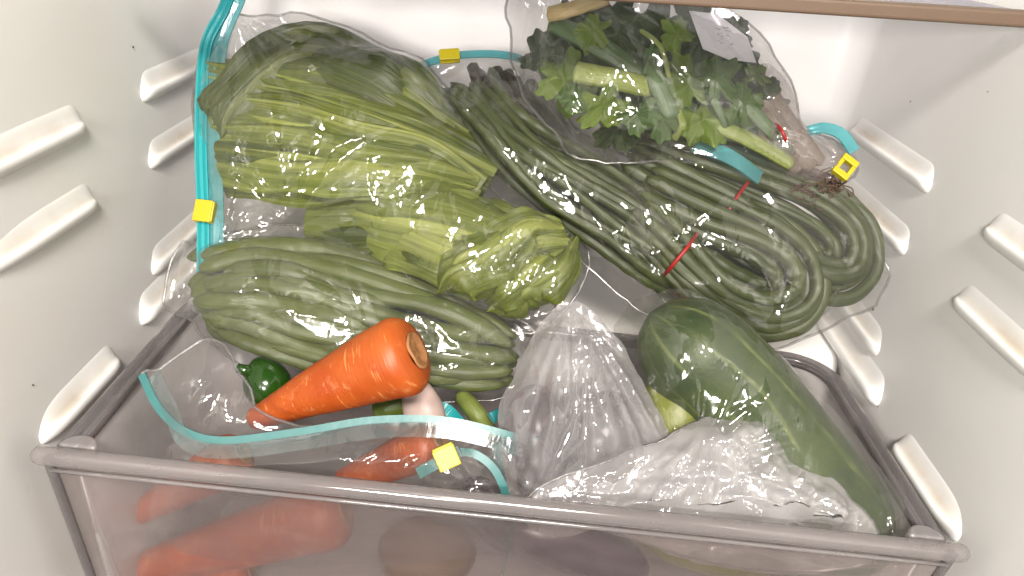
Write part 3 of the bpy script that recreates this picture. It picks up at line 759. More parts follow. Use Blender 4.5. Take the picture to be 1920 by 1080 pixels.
FL = Frame(0.12, 0.18, 52, off=0.010)
lt = thing('lettuce_bunch', FL.pt(650, 250), 'upper bunch of leafy lettuce with pale ribs in the big zip bag', 'lettuce')
lgeo = []
ql = random.Random(17)
def jit(pts, a=14, h=.005):
    return [(x+ql.uniform(-a, a), y+ql.uniform(-a, a), z+ql.uniform(-h, h)) for x, y, z in pts]
for k in range(10):      # darker leaves behind, at the top
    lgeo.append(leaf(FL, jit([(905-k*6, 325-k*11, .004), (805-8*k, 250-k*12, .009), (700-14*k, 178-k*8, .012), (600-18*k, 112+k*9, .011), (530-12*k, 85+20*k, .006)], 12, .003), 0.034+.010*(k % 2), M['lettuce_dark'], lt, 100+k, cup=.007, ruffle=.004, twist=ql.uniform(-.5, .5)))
for k in range(20):      # long pale stalks and blades sweeping from the strip down to the right
    e = k/19; q = (k*7 % 20)/19
    P = [(398+8*q, 120+190*q, .003), (545, 140+180*q, .012+.010*e), (670, 182+140*q, .016+.013*e), (800-10*q, 245+85*q, .014+.012*e), (925-40*q, 318+40*q, .006+.006*e)]
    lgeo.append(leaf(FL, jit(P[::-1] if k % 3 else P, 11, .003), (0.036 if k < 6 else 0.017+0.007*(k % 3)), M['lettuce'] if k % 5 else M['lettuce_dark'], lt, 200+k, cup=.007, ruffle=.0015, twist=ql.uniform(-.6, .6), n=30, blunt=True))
lt2 = thing('lettuce_bunch', FL.pt(860, 460), 'lower bunch of yellow-green lettuce folded over at the foot of the zip bag', 'lettuce')
lgeo2 = []
for k in range(12):
    e = k/11; q = (k*5 % 12)/11
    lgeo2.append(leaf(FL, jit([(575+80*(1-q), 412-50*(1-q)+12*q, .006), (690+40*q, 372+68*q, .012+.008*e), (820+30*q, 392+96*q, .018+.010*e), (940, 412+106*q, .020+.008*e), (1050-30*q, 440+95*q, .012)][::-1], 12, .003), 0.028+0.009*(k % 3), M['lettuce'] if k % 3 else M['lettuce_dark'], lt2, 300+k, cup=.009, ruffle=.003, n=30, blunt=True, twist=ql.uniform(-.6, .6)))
for k in range(7):       # the folded outer leaves at the right end
    e = k/6
    lgeo2.append(leaf(FL, jit([(1078-22*e, 452+10*e, .014), (1062-62*e, 500, .024+.006*(k % 2)), (1012-72*e, 545, .026), (978-72*e, 592-20*e, .010)], 9, .003), 0.020+.008*(k % 2), M['lettuce'], lt2, 330+k, cup=.007, ruffle=.002, twist=ql.uniform(-.5, .5)))
for k in range(4):
    lgeo2.append(leaf(FL, jit([(1060, 432+10*k, .018), (990-10*k, 430+12*k, .032), (920-20*k, 470+10*k, .032), (880-20*k, 520+8*k, .020)], 10, .004), 0.030, M['lettuce'], lt2, 350+k, cup=.008, ruffle=.003, twist=ql.uniform(-.5, .5)))
bag = thing('zip_bag', FL.pt(640, 330), 'large clear zip bag of lettuce with an upright teal strip at its left edge', 'zip bag')
OUT_L = [(395, 505), (388, 400), (385, 250), (388, 100), (405, 45), (440, 22), (480, 32), (545, 25), (620, 42), (700, 82), (765, 130), (805, 190), (860, 258), (915, 322), (1000, 372), (1062, 425), (1095, 470), (1066, 535), (990, 614), (930, 606), (850, 574), (760, 522), (690, 480), (620, 442), (560, 432), (500, 462), (440, 500)]
film('film', FL, OUT_L, lgeo+lgeo2, M['film'], bag, 33, facet=0.95, pleats=[(440, 22, .0022, 14, .08), (400, 500, .002, 14, .08), (950, 610, .0016, 14, .06), (560, 430, .0018, 12, .06)], press=0.8e-5, wrinkle=1.25, dirv=(0.6, 0.8), creases=46, crlen=(0.02, 0.10))
strip('zip_tape', [FL.pt(*p) for p in [(402, 508, .002), (402, 400, .003), (399, 280, .004), (402, 160, .004), (412, 75, .006), (440, 5, .010), (452, -25, .010)]], (1, 0, 0), 0.0105, M['teal_pale'], bag, ridges=1)
strip('zip_strip', [FL.pt(*p) for p in [(381, 509, .003), (381, 400, .004), (377, 280, .005), (379, 160, .005), (388, 80, .007), (418, 20, .012), (436, -25, .012)]], (1, 0, 0), 0.0068, M['teal'], bag, ridges=2)
slider(FL.pt(383, 397, .006), FL.v, FL.u, FL.n, bag, 0.0125, 0.0098)

# ---- yard-long beans
FA = Frame(0.12, 0.18, 52, off=-0.002)
FBB = Frame(0.12, 0.18, 52, off=0.004)
ba = thing('long_bean_bundle', FA.pt(1050, 380), 'bundle of dark long beans running down from the yellow slider to the left red band', 'long beans')
ageo = []
rr_ = random.Random(5)
for k in range(22):
    e = (k % 8)/7; up_ = k // 8
    if up_ == 2: e = 0.15+0.7*(k-16)/5
    pts = [(800+115*e, 175-45*e*0.6, .002), (868+90*e, 232-30*e, .007+.006*up_), (930+105*e, 305-38*e, .010+.007*up_), (1010+120*e, 380-62*e, .011+.007*up_), (1120+95*e, 455-85*e, .011+.007*up_), (1215+70*e, 520-95*e, .009+.005*up_), (1290+50*e, 560-80*e, .004)]
    sl = rr_.uniform(-14, 14)
    pts = [(x+rr_.uniform(-8, 8), y+sl*(i-3)/3+rr_.uniform(-8, 8), h+rr_.uniform(0, .004)) for i, (x, y, h) in enumerate(pts)]
    g = Geo(); g.add(*tube(wpath(FA, pts, 100), podrad(.0028+.0011*rr_.random(), .05, .05), 10, wob=0.08, seed=40+k, lump=.07)); ageo.append(g)
    mk('bean', g, M['longbean'], ba)
for k in range(7):
    pts = [(875+22*k, 118+6*k, .002), (915+22*k, 170+8*k, .004), (965+20*k, 235+8*k, .006), (1040+14*k, 310+4*k, .008)]
    pts = [(x+rr_.uniform(-10, 10), y+rr_.uniform(-8, 8), h+rr_.uniform(0, .003)) for x, y, h in pts]
    g = Geo(); g.add(*tube(wpath(FA, pts, 30), podrad(.0040, .05, .05), 10, wob=0.06, seed=140+k)); ageo.append(g)
    mk('bean', g, M['darkbean'], ba)
def loop_bundle(pts, offs, label, seed, rad=.0038):
    th = thing('long_bean_bundle', FBB.pt(pts[3][0], pts[3][1]), label, 'long beans'); out = []; q = random.Random(seed)
    P2 = np.array([FBB.uv(p[0], p[1]) for p in pts])
    for k, (d, dh) in enumerate(offs):
        C = spline(P2, 24); T = np.gradient(C, axis=0); N2 = np.stack([-T[:, 1], T[:, 0]], 1); N2 /= np.linalg.norm(N2, axis=1)[:, None]
        hh = spline([[p[2]] for p in pts], 24)[:, 0]
        ph = q.random()*6
        tt = np.linspace(0, 1, 24)
        C2 = C+N2*(d+0.0018*np.sin(6*tt+ph)+0.0010*np.sin(15*tt+2*ph))[:, None]
        W3 = np.array([FBB.w(a, b, h+dh+0.0022*math.sin(5*t+ph)) for (a, b), h, t in zip(C2, hh, tt)])
        g = Geo(); g.add(*tube(spline(W3, 110), podrad(rad*q.uniform(.72, 1.12), .03, .03), 10, wob=0.08, seed=seed+k, lump=.07)); out.append(g)
        mk('bean', g, M['longbean'], th)
    for k in range(6):       # straight ends lying beneath the loop, coloured darker as shade in its gap
        a = np.array(pts[1][:2])*(1-k/5)+np.array(pts[-2][:2])*k/5; b = np.array(pts[4][:2])*(1-k/5)+np.array(pts[6][:2])*k/5
        b = a+(b-a)*0.97
        P = [(a[0], a[1], .001), ((a[0]+b[0])/2+q.uniform(-8, 8), (a[1]+b[1])/2+q.uniform(-8, 8), .002), (b[0], b[1], -.001)]
        g = Geo(); g.add(*tube(wpath(FBB, P, 24), podrad(rad*.85, .05, .05), 10, wob=0.08, seed=seed+50+k)); out.append(g)
        mk('bean', g, M['shade_toned_bean'], th)
    return th, out
up_pts = [(1175, 262, .010), (1295, 312, .014), (1415, 362, .016), (1515, 410, .016), (1568, 458, .014), (1566, 508, .012), (1515, 510, .012), (1448, 468, .014), (1358, 412, .016), (1256, 356, .014), (1170, 300, .010)]
tb2, bgeo2 = loop_bundle(up_pts, [(.000, .000), (.0060, .000), (-.0058, .001), (.003, .0065), (-.003, .007), (.0115, -.001), (.0085, .0055), (.016, -.003), (-.0105, -.002)], 'bundle of long beans with the upper right open loop beside the fridge wall', 60)
lo_pts = [(1190, 366, .016), (1296, 424, .020), (1390, 466, .022), (1450, 508, .020), (1464, 556, .016), (1420, 578, .014), (1352, 558, .016), (1286, 508, .018), (1230, 446, .016), (1180, 398, .012)]
tb1, bgeo1 = loop_bundle(lo_pts, [(0, 0), (.0062, .000), (-.0060, .001), (.003, .007), (-.003, .007), (.0120, .000), (.0090, .006), (.0165, -.002), (-.0110, -.002)], 'bundle of long beans with the lower open loop above the dark green gourd', 80, .0040)
for o_, pth in ((tb2, [(1340, 432, .006), (1354, 414, .024), (1372, 385, .029), (1390, 358, .029), (1404, 340, .022), (1412, 326, .006)]), (tb1, [(1240, 522, .006), (1254, 506, .026), (1272, 484, .033), (1290, 462, .034), (1304, 442, .028), (1314, 424, .008)])):
    V, F, UV = sweep(wpath(FBB, pth, 20), lambda t: ring(0.0011, 8), FBB.n); g = Geo(); g.add(V, F, UV); mk('rubber_band', g, M['band'], o_)
bag = thing('zip_bag', FA.pt(1000, 330), 'clear zip bag of long beans whose yellow slider sits against the back wall', 'zip bag')
film('film', FA, [(748, 158), (775, 130), (840, 108), (905, 102), (965, 108), (1010, 160), (1060, 250), (1150, 282), (1245, 335), (1290, 420), (1302, 470), (1285, 520), (1256, 562), (1200, 578), (1165, 548), (1120, 482), (1060, 424), (995, 386), (930, 345), (880, 285), (815, 205)], ageo, M['film'], bag, 44, pleats=[(1205, 578, .0022, 14, .05), (900, 100, .0022, 12, .06)], press=0.8e-5, wrinkle=1.1, dirv=(0.75, -0.65), creases=30)
strip('zip_strip', [FA.pt(*p) for p in [(746, 160, .001), (772, 132, .003), (835, 108, .004), (905, 101, .004), (966, 107, .002), (1010, 130, .000)]], FA.v, 0.0045, M['teal_pale'], bag, ridges=2)
slider(FA.pt(843, 106, .006), FA.u*0.97+FA.v*0.2, FA.v*0.97-FA.u*0.2, FA.n, bag, 0.0125, 0.0065)
bag = thing('zip_bag', FBB.pt(1400, 480), 'clear zip bag holding the two looped long bean bundles, blue-green strip on top', 'zip bag')
film('film', FBB, [(1165, 268), (1230, 262), (1330, 300), (1420, 325), (1530, 368), (1600, 420), (1640, 486), (1664, 518), (1640, 572), (1560, 606), (1490, 618), (1430, 632), (1380, 622), (1310, 572), (1262, 520), (1222, 455), (1175, 380), (1150, 310)], bgeo1+bgeo2, M['film'], bag, 55, pleats=[(1660, 520, .0016, 12, .05), (1160, 290, .0018, 12, .06)], press=0.8e-5, wrinkle=1.1, dirv=(0.8, -0.5), creases=34)
strip('zip_strip', [FBB.pt(*p) for p in [(1302, 272, .026), (1345, 284, .031), (1385, 304, .031), (1425, 334, .026)]], FBB.v, 0.0085, M['teal_pale'], bag, ridges=2, n=24)

# ---- celery bag, on top at the right
FC = Frame(0.12, 0.18, 52, off=0.026)
cel = thing('celery_bunch', FC.pt(1250, 150), 'bunch of leafy celery with pale stalks in the bag under the shelf', 'celery')
cgeo = []
def lobed(fr, x, y, h, r_px, mat, seed, ang=0.0, tiltx=0.0, tilty=0.0):
    r_ = np.random.default_rng(seed); y = 118+(y-118)*0.95; c = fr.pt(x, y, h); R_ = r_px*0.00030; K = 90; rings_ = 7; V = []; UV = []; F = []
    ph = r_.random(3)*6.28
    for i in range(rings_):
        q = (i+0.02)/(rings_-1)
        for j in range(K):
            a = 2*math.pi*j/K
            lobe = 0.56+0.44*abs(math.cos(2.5*(a-math.pi/2)+0.25*math.sin(a+ph[2])))**0.7; ser = 1+0.07*math.sin(15*a+ph[0])*q**6
            notch = 0.55+0.45*min(1, abs(((a+math.pi/2+math.pi) % (2*math.pi))-math.pi)/0.7)
            rr = R_*q*(1-q*(1-lobe))*ser*(1-q*(1-notch))
            lx, ly = rr*math.cos(a+ang), rr*math.sin(a+ang)
            hz = 0.09*R_*q*math.sin(5*a+ph[0])+0.22*R_*q*q*math.sin(2*a+ph[1])-0.18*R_*q*q+tiltx*lx+tilty*ly
            V.append(c+fr.u*lx+fr.v*ly+fr.n*hz); UV.append((q, 0.5+0.5*math.sin(2.5*(a-math.pi/2))))
    for i in range(rings_-1):
        for j in range(K):
            j2 = (j+1) % K; F.append((i*K+j, (i+1)*K+j, (i+1)*K+j2, i*K+j2))
    g = Geo(); g.add(V, F, UV); mk('leaf', g, mat, cel); return g
def stalk(fr, pts, wpx, mat, seed, nm='stalk', th=cel):
    g = Geo(); g.add(*tube(wpath(fr, pts, 26), podrad(wpx*0.00016, .03, .03), 12, up=fr.n, sx=1.0, sy=0.5, ribs=7, ribamp=0.05, wob=0.03, seed=seed)); mk(nm, g, mat, th); return g
for k, (x, y, r_) in enumerate([(1090, 95, 70), (1160, 60, 75), (1240, 50, 80), (1310, 80, 75), (1370, 120, 70), (1400, 190, 70), (1340, 210, 75), (1260, 170, 80), (1180, 110, 80), (1120, 170, 75), (1200, 220, 70), (1420, 240, 50), (1290, 130, 80), (1060, 60, 50), (1380, 60, 40), (1230, 110, 80), (1030, 100, 60), (1150, 20, 60), (1300, 30, 60), (1090, 30, 60), (1440, 190, 50), (1160, 245, 50)]):
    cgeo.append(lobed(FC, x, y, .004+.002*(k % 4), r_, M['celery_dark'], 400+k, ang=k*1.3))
cgeo.append(stalk(FC, [(1030, 40, .010), (1110, 80, .016), (1215, 145, .014)], 38, M['stalk_green'], 1))
cgeo.append(stalk(FC, [(1075, 133, .018), (1140, 146, .022), (1225, 165, .016)], 40, M['stalk'], 2))
cgeo.append(stalk(FC, [(1222, 90, .018), (1230, 150, .020), (1262, 225, .016)], 34, M['stalk_green'], 3))
cgeo.append(stalk(FC, [(1200, 55, .018), (1238, 88, .022), (1256, 148, .020)], 9, M['stalk'], 4))
cgeo.append(stalk(FC, [(1228, 70, .018), (1216, 110, .022), (1208, 140, .020)], 8, M['stalk_green'], 5))
cgeo.append(stalk(FC, [(1325, 165, .016), (1350, 210, .018), (1374, 262, .010)], 16, M['stalk_green'], 6))
cgeo.append(stalk(FC, [(1270, 205, .016), (1280, 235, .018), (1262, 262, .010)], 14, M['stalk'], 7))
cgeo.append(stalk(FC, [(1300, 120, .014), (1370, 170, .016), (1440, 240, .014), (1490, 290, .010)], 26, M['stalk_green'], 8))
cgeo.append(stalk(FC, [(1330, 230, .012), (1410, 265, .014), (1490, 310, .010)], 28, M['stalk'], 9))
cgeo.append(stalk(FC, [(1025, 28, .016), (1075, 16, .022), (1140, -6, .018)], 30, M['stalk_tan'], 10))
for k, pts in enumerate([[(1430, 190, .006), (1470, 250, .010), (1525, 318, .006)], [(1410, 215, .005), (1455, 275, .010), (1500, 322, .004)], [(1440, 165, .002), (1485, 235, .006), (1540, 310, .004)]]):
    cgeo.append(stalk(FC, pts, 30, M['stem_white'], 20+k))
for k, (x, y, r_, a) in enumerate([(1062, 158, 52, 2.2), (1130, 208, 56, 3.6), (1085, 195, 46, 2.9), (1292, 170, 58, 0.4), (1345, 155, 46, 5.5), (1240, 232, 52, 3.3), (1320, 236, 52, 3.9), (1115, 62, 40, 1.5), (1390, 205, 50, 5.0), (1422, 150, 26, 5.8), (1195, 225, 46, 3.1), (1270, 70, 40, 1.0)]):
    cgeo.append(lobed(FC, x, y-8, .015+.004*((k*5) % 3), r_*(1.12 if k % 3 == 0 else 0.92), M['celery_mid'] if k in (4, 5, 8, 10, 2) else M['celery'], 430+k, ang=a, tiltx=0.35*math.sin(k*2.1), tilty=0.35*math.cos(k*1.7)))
g = Geo(); rq = random.Random(3)
for k in range(110):       # matted roots
    x, y = rq.gauss(1530, 22), rq.gauss(352, 12); a = rq.uniform(0, 6.28); l = rq.uniform(8, 24)
    pts = [(x, y, rq.uniform(-.004, .006)), (x+l*math.cos(a), y+l*0.6*math.sin(a), rq.uniform(-.002, .010)), (x+l*math.cos(a+1.5), y+l*math.sin(a+1.5)*0.7, rq.uniform(-.006, .006)), (x+l*1.2*math.cos(a+2.4), y+l*0.7*math.sin(a+2.4), 0)]
    V, F, UV = sweep(wpath(FC, pts, 12), lambda t: ring(0.00038, 5), FC.n); g.add(V, F, UV)
tag(mk('roots', g, M['root'], cel), kind='stuff')
V, F, UV = sweep(wpath(FC, [(1455, 232, .016), (1466, 246, .022), (1474, 264, .020)], 10), lambda t: ring(0.0010, 8), FC.n); g = Geo(); g.add(V, F, UV); mk('rubber_band', g, M['band'], cel)
bag = thing('zip_bag', FC.pt(1250, 150), 'clear zip bag of celery on top of the pile, window slider at its right end', 'zip bag')
film('film', FC, [(948, 15), (960, -20), (1010, -32), (1150, -36), (1270, -20), (1340, 12), (1420, 66), (1468, 128), (1496, 195), (1508, 238), (1560, 262), (1598, 280), (1606, 318), (1578, 346), (1530, 362), (1480, 340), (1430, 300), (1370, 274), (1290, 266), (1200, 264), (1130, 272), (1068, 282), (1048, 240), (1018, 190), (992, 130), (968, 70)], cgeo, M['film_celery'], bag, 66, pleats=[(1000, -20, .0030, 14, .08), (1590, 310, .0026, 14, .06), (1068, 280, .0018, 12, .04)], press=1.2e-5, wrinkle=1.2, dirv=(0.5, -0.85), creases=40, depth=.012)
film('tail_film', FC, [(1418, 128), (1466, 138), (1500, 200), (1510, 240), (1560, 262), (1596, 282), (1602, 316), (1574, 342), (1530, 356), (1480, 338), (1432, 300), (1402, 232)], cgeo[-3-12-0:-12] or None, M['film_tail'], bag, 67, press=2e-5, wrinkle=1.2, facet=2.2, cell=.012, dirv=(0.6, -0.8), creases=16, back=False, crlen=(.01, .04), hem=False, margin=.002, grow=-.05)
strip('zip_strip', [FC.pt(*p) for p in [(1512, 246, .000), (1545, 240, .004), (1578, 252, .006), (1602, 284, .006)]], FC.v*0.8+FC.u*0.6, 0.007, M['teal_pale'], bag, ridges=2, n=24)
slider(FC.pt(1584, 314, .008), FC.u*0.55+FC.v*0.83, FC.u*0.83-FC.v*0.55, FC.n, bag, 0.0135, 0.0100, window=True)
# printed patch on the film
g = Geo(); Pq = [FC.pt(x, y, hh) for x, y, hh in [(1292, 20, .024), (1345, 26, .021), (1402, 70, .016), (1418, 118, .018), (1366, 112, .022), (1318, 92, .026)]]
cen = sum(Pq)/6; g.add([cen+FC.n*0.001]+Pq, [(0, i+1, (i+1) % 6+1) for i in range(6)], [(0.5, 0.5), (0.0, 0.1), (0.4, 0), (0.9, 0.3), (1, 1), (0.5, 0.9), (0.1, 0.7)])
mk('printed_patch', g, M['print'], bag)

# ------------------------------------------------------------------ in the drawer
# ---- carrots
def carrot(a, b, ra, rb, label, seed, cut=True, group='carrots in the drawer', bend=0.0):
    a, b = np.array(a), np.array(b); ax = unit(b-a); n = 64
    side = unit(np.cross(ax, (0, 0, 1)))
    ts = np.linspace(0, 1, n)
    path_ = np.array([a+(b-a)*t+side*bend*math.sin(math.pi*t) for t in ts])
    def rad(t):
        R = ra+(rb-ra)*t**1.15
        if t < 0.10: R *= 0.46+0.54*math.sqrt(max(0, 1-(1-t/0.10)**2))
        if t > 0.97: R *= math.sqrt(max(0.02, 1-((t-0.97)/0.03)**2))
        return R
    rg = np.random.default_rng(seed); dep = [(rg.random(), rg.random()*6.28, rg.uniform(.3, 1)) for _ in range(38)]
    def pf(t):
        out = []
        for j in range(28):
            q = 2*math.pi*j/28; R = rad(t)*(1+0.010*math.sin(17*t+seed+q)+0.004*math.sin(43*t+2*q+seed)+0.010*math.sin(2*q+3*t))
            for (dt, dq, da) in dep:
                dd = abs((q-dq+math.pi) % (2*math.pi)-math.pi)
                if abs(t-dt) < 0.02 and dd < 0.5: R -= 0.0006*da*math.exp(-((t-dt)/0.006)**2)*math.exp(-(dd/0.28)**2)
            out.append((R*math.cos(q), R*math.sin(q)))
        return out
    V, F, UV = sweep(path_, pf, (0.2, -0.6, 0.8), caps=False); k = 28
    F.append(tuple((n-1)*k+j for j in range(k)))
    g = Geo(); g.add(V, F, UV)
    o = mk('carrot', g, M['carrot']); tag(o, label, 'carrot', group)
    g2 = Geo(); R0 = rad(0); up = np.array([.2, -.6, .8]); s1 = unit(np.cross(ax, up)); u1 = np.cross(s1, ax)
    V = []; F2 = []
    for i, (q, dz) in enumerate([(1.0, 0.0), (0.98, -0.0010), (0.86, -0.0012), (0.74, 0.0006), (0.4, 0.0009), (0.05, 0.0004)]):
        for j in range(28):
            aa = 2*math.pi*j/28; rr = R0*q*(1+0.02*math.sin(3*aa+seed)); V.append(a+ax*(dz+0.0003*math.sin(5*aa))+s1*rr*math.cos(aa)+u1*rr*math.sin(aa))
    for i in range(5):
        for j in range(28): F2.append((i*28+j, i*28+(j+1) % 28, (i+1)*28+(j+1) % 28, (i+1)*28+j))
    F2.append(tuple(5*28+j for j in range(28))); g2.add(V, F2)
    mk('cut_end', g2, M['carrot_cut'], o)
    return o, g
ca = F1.pt(781, 657, .066); cb = F1.pt(468, 790, .034)
carrot(ca, cb, 0.0208, 0.0050, 'bare orange carrot lying on top of the bean bag, cut end to the right', 3, group=None, bend=0.002)
_, c1 = carrot(at_y(648, 955, .040), at_y(235, 1075, .030), .0190, .008, 'thick carrot lowest behind the drawer front, dimly seen through the plastic', 4)
_, c2 = carrot(at_y(455, 848, .050), at_y(255, 965, .040), .0140, .006, 'carrot at the left of the bag, its end just showing over the bar', 5)
_, c3 = carrot(at_y(826, 826, .045), at_y(640, 905, .055), .0125, .007, 'carrot in the bag just left of the small yellow slider', 6)
_, c4 = carrot(at_y(470, 1060, .055), at_y(250, 1100, .045), .0150, .007, 'carrot at the bottom left corner behind the drawer front', 7)

FZ = Frame(0.016, 0.152, 62)
bag = thing('zip_bag', FZ.pt(600, 950), 'open milky zip bag of carrots with a long curved teal strip across the drawer', 'zip bag')
film('film', FZ, [(330, 828), (420, 836), (560, 820), (700, 798), (830, 800), (932, 826), (948, 900), (940, 1010), (860, 1110), (600, 1150), (320, 1140), (250, 1040), (280, 930)], [c3], M['film_carrot'], bag, 71, pleats=[(420, 836, .002, 14, .06), (800, 800, .002, 14, .05)], press=1.6e-5, wrinkle=1.2, dirv=(1, 0.3), creases=30, back=False, hem=False)
FZ2 = Frame(0.030, 0.166, 48)
film('back_film', FZ2, [(268, 700), (300, 692), (330, 668), (375, 640), (420, 648), (440, 690), (470, 730), (492, 775), (560, 800), (640, 790), (560, 818), (420, 832), (350, 815), (305, 765)], [], M['film_carrot'], bag, 72, press=3.0e-5, wrinkle=1.4, dirv=(0.7, 0.7), creases=16, back=False, crlen=(.015, .05))
zp = [(266, 702, .000), (296, 762, .001), (345, 808, .002), (420, 826, .003), (560, 810, .004), (700, 788, .004), (830, 788, .004), (940, 812, .002), (1010, 835, -.002)]
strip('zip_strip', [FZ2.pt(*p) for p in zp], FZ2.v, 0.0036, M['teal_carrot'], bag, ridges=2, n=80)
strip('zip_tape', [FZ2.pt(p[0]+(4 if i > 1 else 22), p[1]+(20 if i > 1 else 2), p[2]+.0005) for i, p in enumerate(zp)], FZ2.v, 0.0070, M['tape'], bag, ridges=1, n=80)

# ---- second little zip bag at the middle with its slider
FY = Frame(0.020, 0.158, 55)
bag = thing('zip_bag', FY.pt(870, 900), 'small zip bag end with arched teal strip and yellow slider behind the front bar', 'zip bag')
eg1 = Geo(); eg1.add(*tube(spline([at_y(880, 900, .040), at_y(920, 960, .040), at_y(960, 1030, .040)], 20), lambda t: .012*math.sqrt(max(.03, 1-(2*t-1)**2)), 16))
tag(mk('eggplant', eg1, M['eggplant']), 'small dark eggplant in the little zip bag beside the yellow slider', 'eggplant')
film('film', FY, [(800, 890), (850, 856), (890, 852), (925, 872), (950, 912), (955, 980), (900, 1040), (820, 1030), (795, 950)], [eg1], M['film'], bag, 81, wrinkle=1.2, creases=12, back=False, crlen=(.01, .04), hem=False)
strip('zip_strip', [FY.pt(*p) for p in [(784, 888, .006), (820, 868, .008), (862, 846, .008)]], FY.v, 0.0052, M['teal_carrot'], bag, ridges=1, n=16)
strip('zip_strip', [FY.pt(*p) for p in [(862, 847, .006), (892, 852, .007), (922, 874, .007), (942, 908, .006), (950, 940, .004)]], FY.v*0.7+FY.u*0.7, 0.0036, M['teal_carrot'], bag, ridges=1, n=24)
slider(FY.pt(838, 858, .010), FY.u*0.86+FY.v*0.5, FY.v*0.86-FY.u*0.5, FY.n, bag, 0.0105, 0.0100)
strip('side_tab', [FY.pt(*p) for p in [(930, 832, .004), (934, 862, .004), (940, 890, .002)]], FY.u, 0.0042, M['tape'], bag, ridges=1, n=12)

# ---- odds and ends seen between the bags
def blob(name, c, axes, mat, label, cat, seed, lump=0.05, squash=None):
    g = Geo(); V = []; F = []; n1, n2 = 20, 28; c = np.array(c); r_ = np.random.default_rng(seed); ph = r_.random(4)*6.28; A = [np.array(a) for a in axes]
    for i in range(n1+1):
        th = math.pi*i/n1
        for j in range(n2):
            q = 2*math.pi*j/n2; x, y, z = math.sin(th)*math.cos(q), math.sin(th)*math.sin(q), math.cos(th)
            s = 1+lump*(math.sin(3*x+ph[0])+math.sin(4*y+ph[1])+math.sin(3*z+ph[2]))/1.5
            V.append(c+(A[0]*x+A[1]*y+A[2]*z)*s)
    for i in range(n1):
        for j in range(n2): F.append((i*n2+j, (i+1)*n2+j, (i+1)*n2+(j+1) % n2, i*n2+(j+1) % n2))
    g.add(V, F, [(i/n1, j/n2) for i in range(n1+1) for j in range(n2)]); o = mk(name, g, mat); tag(o, label, cat); return o, g
def ax3(fr, a, b, c, ang=0.0):
    ca_, sa = math.cos(ang), math.sin(ang); return [(fr.u*ca_+fr.v*sa)*a, (-fr.u*sa+fr.v*ca_)*b, fr.n*c]
pep = F1.pt(502, 720, .010)
o, _ = blob('green_pepper', pep, ax3(F1, .013, .016, .013, 0.5), M['lime'], 'shiny dark green pepper at the narrow tip of the bare carrot', 'pepper', 2, 0.04)
g = Geo(); g.add(*tube(wpath(F1, [(476, 700, .016), (460, 694, .020), (446, 690, .020)], 8), lambda t: .0036-.001*t, 10)); mk('stem', g, M['lime'], o)
g = Geo(); g.add(*tube(wpath(F1, [(862, 738, .010), (885, 765, .016), (905, 792, .016), (922, 815, .010)], 20), podrad(.0046, .06, .05), 12, ribs=5, ribamp=.08, wob=.05)); tag(mk('vegetable_stem', g, M['stalk']), 'short yellow-green vegetable stem standing behind the curved teal strip', 'stem')
g = Geo(); g.add(*tube(wpath(F1, [(700, 772, .018), (745, 760, .020), (800, 745, .012)], 20), podrad(.0058, .08, .05), 12, wob=.05)); tag(mk('green_bean', g, M['fatbean']), 'loose pale bean tucked under the bare carrot', 'bean')
blob('garlic_clove', F1.pt(792, 765, .024), ax3(F1, .0105, .016, .009, 0.5), M['garlic'], 'pale pinkish garlic clove below the thick end of the bare carrot', 'garlic', 4, 0.06)
for k, (pts, lab) in enumerate([([(805, 758, .014), (838, 768, .016), (862, 792, .012)], 'dark teal zip strip loop peeping out below the bean bag'), ([(905, 800, .012), (925, 782, .014), (945, 772, .010)], 'short teal zip strip end against the milky tent-shaped bag')]):
    tag(strip('zip_strip', [F1.pt(*p) for p in pts], F1.v, 0.006, M['teal'], None, n=16), lab, 'zip strip')

# ---- milky tent-shaped bag in the middle
FM = Frame(0.036, 0.166, 56)
_, e1 = blob('eggplant', FM.pt(1008, 822, -.006), ax3(FM, .017, .026, .015, 0.15), M['eggplant'], 'dark eggplant at the left inside the milky tent-shaped bag', 'eggplant', 8, 0.04)
_, e2 = blob('eggplant', FM.pt(1130, 815, -.010), ax3(FM, .018, .024, .014, -0.3), M['eggplant'], 'dark eggplant at the right inside the milky tent-shaped bag', 'eggplant', 9, 0.04)
bag = thing('plastic_bag', FM.pt(1080, 780), 'milky tent-shaped plastic bag standing in the middle of the drawer', 'plastic bag')
film('film', FM, [(1072, 566), (1112, 582), (1150, 625), (1190, 690), (1225, 752), (1250, 806), (1236, 860), (1180, 910), (1110, 990), (1010, 1000), (962, 925), (940, 840), (942, 770), (966, 700), (1002, 625), (1038, 578)], [e1, e2], M['film_milky'], bag, 91, hem=False, press=2.6e-5, wrinkle=1.3, facet=1.3, cell=.024, dirv=(0.15, 1), creases=30, crlen=(.03, .10), pleats=[(1070, 560, .0050, 18, .14), (985, 960, .002, 12, .06)])

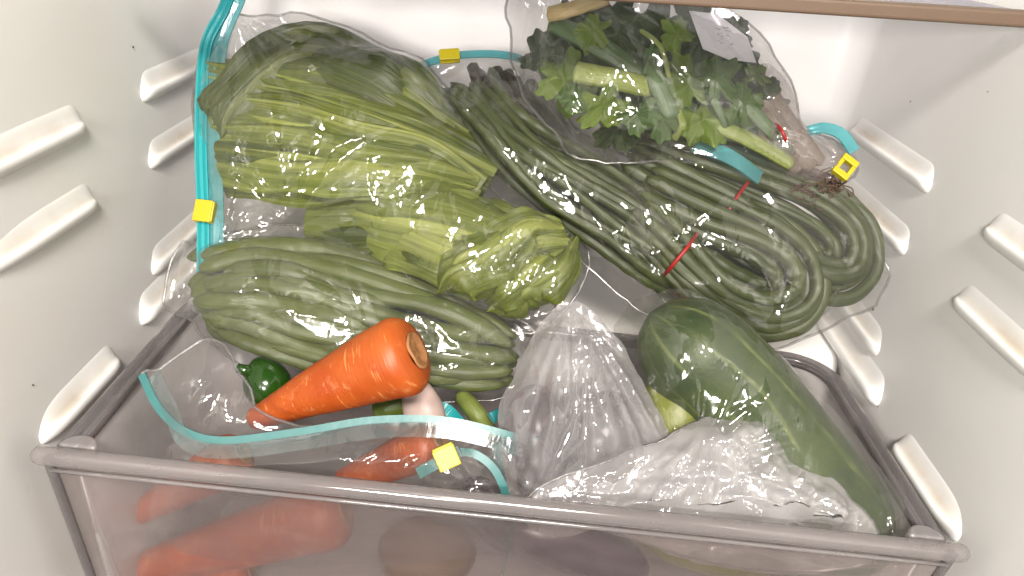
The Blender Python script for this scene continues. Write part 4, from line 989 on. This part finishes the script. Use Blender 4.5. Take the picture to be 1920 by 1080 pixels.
# ---- big dark green gourd in its bag
FG = Frame(0.046, 0.178, 40)
ga, gb = FG.pt(1218, 588, .006), at_y(1640, 1045, .038)
gp = spline([ga, ga+(gb-ga)*0.33+FG.n*0.006+np.array([.004, 0, 0]), ga+(gb-ga)*0.66+FG.n*0.005, gb], 60)
gg = Geo(); gg.add(*tube(gp, lambda t: .0285*(math.sqrt(max(0.004, 1-(1-t/0.20)**2)) if t < 0.20 else math.sqrt(max(.004, 1-((t-.86)/.14)**2))*(0.96) if t > .86 else 1-0.04*((t-.20)/.66)), 36, ribs=9, ribamp=.010, wob=.010, seed=12))
tag(mk('green_gourd', gg, M['cucumber']), 'large dark green gourd slanting down the right side of the drawer', 'gourd')
_, yg = blob('yellow_squash', FG.pt(1262, 775, -.014), ax3(FG, .016, .025, .015, 0.4), M['yellowgreen'], 'yellow-green squash between the milky bag and the dark gourd', 'squash', 10, 0.05)
bag = thing('plastic_bag', FG.pt(1400, 780), 'clear plastic bag stretched tightly over the dark green gourd', 'plastic bag')
film('film', FG, [(1150, 622), (1172, 582), (1235, 548), (1300, 548), (1355, 584), (1458, 660), (1552, 758), (1628, 848), (1692, 938), (1730, 1040), (1690, 1120), (1560, 1130), (1420, 1000), (1310, 880), (1240, 830), (1215, 770), (1180, 690)], [gg, yg], M['film'], bag, 95, grow=-.05, hem=False, pleats=[(1165, 600, .0016, 12, .05), (1300, 880, .0018, 14, .06)], press=1.0e-5, wrinkle=0.9, dirv=(0.7, -0.7), creases=26)

# ---- crumpled milky bag at the front right
FR = Frame(0.020, 0.160, 50)
_, e3 = blob('eggplant', at_y(1080, 1020, .034), [(0.042, 0, -.012), (0, .015, 0), (.004, 0, .014)], M['eggplant'], 'long dark eggplant lying behind the middle of the drawer front', 'eggplant', 11, 0.05)
blob('potato', at_y(800, 1040, .050), [(0.028, 0, 0), (0, .02, 0), (0, 0, .02)], M['potato'], 'brown potato dimly seen through the drawer front beside the carrots', 'potato', 12, 0.06)
_, q1 = blob('green_squash', at_y(1330, 1000, .050), [(0.05, 0, -.006), (0, .018, 0), (0, 0, .024)], M['yellowgreen'], 'pale green squash inside the crumpled milky bag', 'squash', 13, 0.05)
bag = thing('plastic_bag', FR.pt(1320, 930), 'crumpled milky white plastic bag at the right end of the front bar', 'plastic bag')
film('film', FR, [(985, 930), (1060, 892), (1150, 860), (1230, 832), (1280, 808), (1320, 782), (1375, 770), (1432, 780), (1466, 824), (1486, 858), (1560, 896), (1600, 938), (1645, 998), (1650, 1040), (1560, 1060), (1350, 1040), (1150, 990), (1000, 955)], [q1], M['film_crumple'], bag, 99, press=1.2e-5, wrinkle=1.2, facet=2.2, cell=.017, pleats=[(1340, 775, .003, 14, .07), (1000, 925, .003, 14, .09), (1640, 1000, .003, 14, .09)], dirv=(0.6, 0.8), creases=50, crlen=(.015, .06))

# ---- crumbs stuck to the liner
g = Geo(); rq = random.Random(9)
spots = [((1637, 580), 1, .0011), ((1646, 762), 1, .0007), ((1707, 190), 1, .0006), ((250, 88), -1, .0008), ((62, 722), -1, .0007), ((1852, 172), 1, .0005), ((320, 260), -1, .0005)]
for (x, y), sd, r_ in spots:
    r_ *= 0.65
    v = ray(x, y); p = CAM+v*((sd*(WX-0.0006)-CAM[0])/v[0])
    V = []; F = []
    for i in range(5):
        for j in range(6):
            th = math.pi*(i+.3)/4.6; q = 6.283*j/6; V.append(p+r_*rq.uniform(.7, 1.3)*np.array([math.sin(th)*math.cos(q)*.6, math.sin(th)*math.sin(q)*1.4, math.cos(th)]))
    for i in range(4):
        for j in range(6): F.append((i*6+j, (i+1)*6+j, (i+1)*6+(j+1) % 6, i*6+(j+1) % 6))
    g.add(V, F)
tag(mk('crumbs', g, M['speck']), 'tiny brown crumbs and specks stuck to the fridge walls', 'crumbs', kind='stuff')
for o in list(bpy.data.objects):
    if '_o' in o: del o['_o']
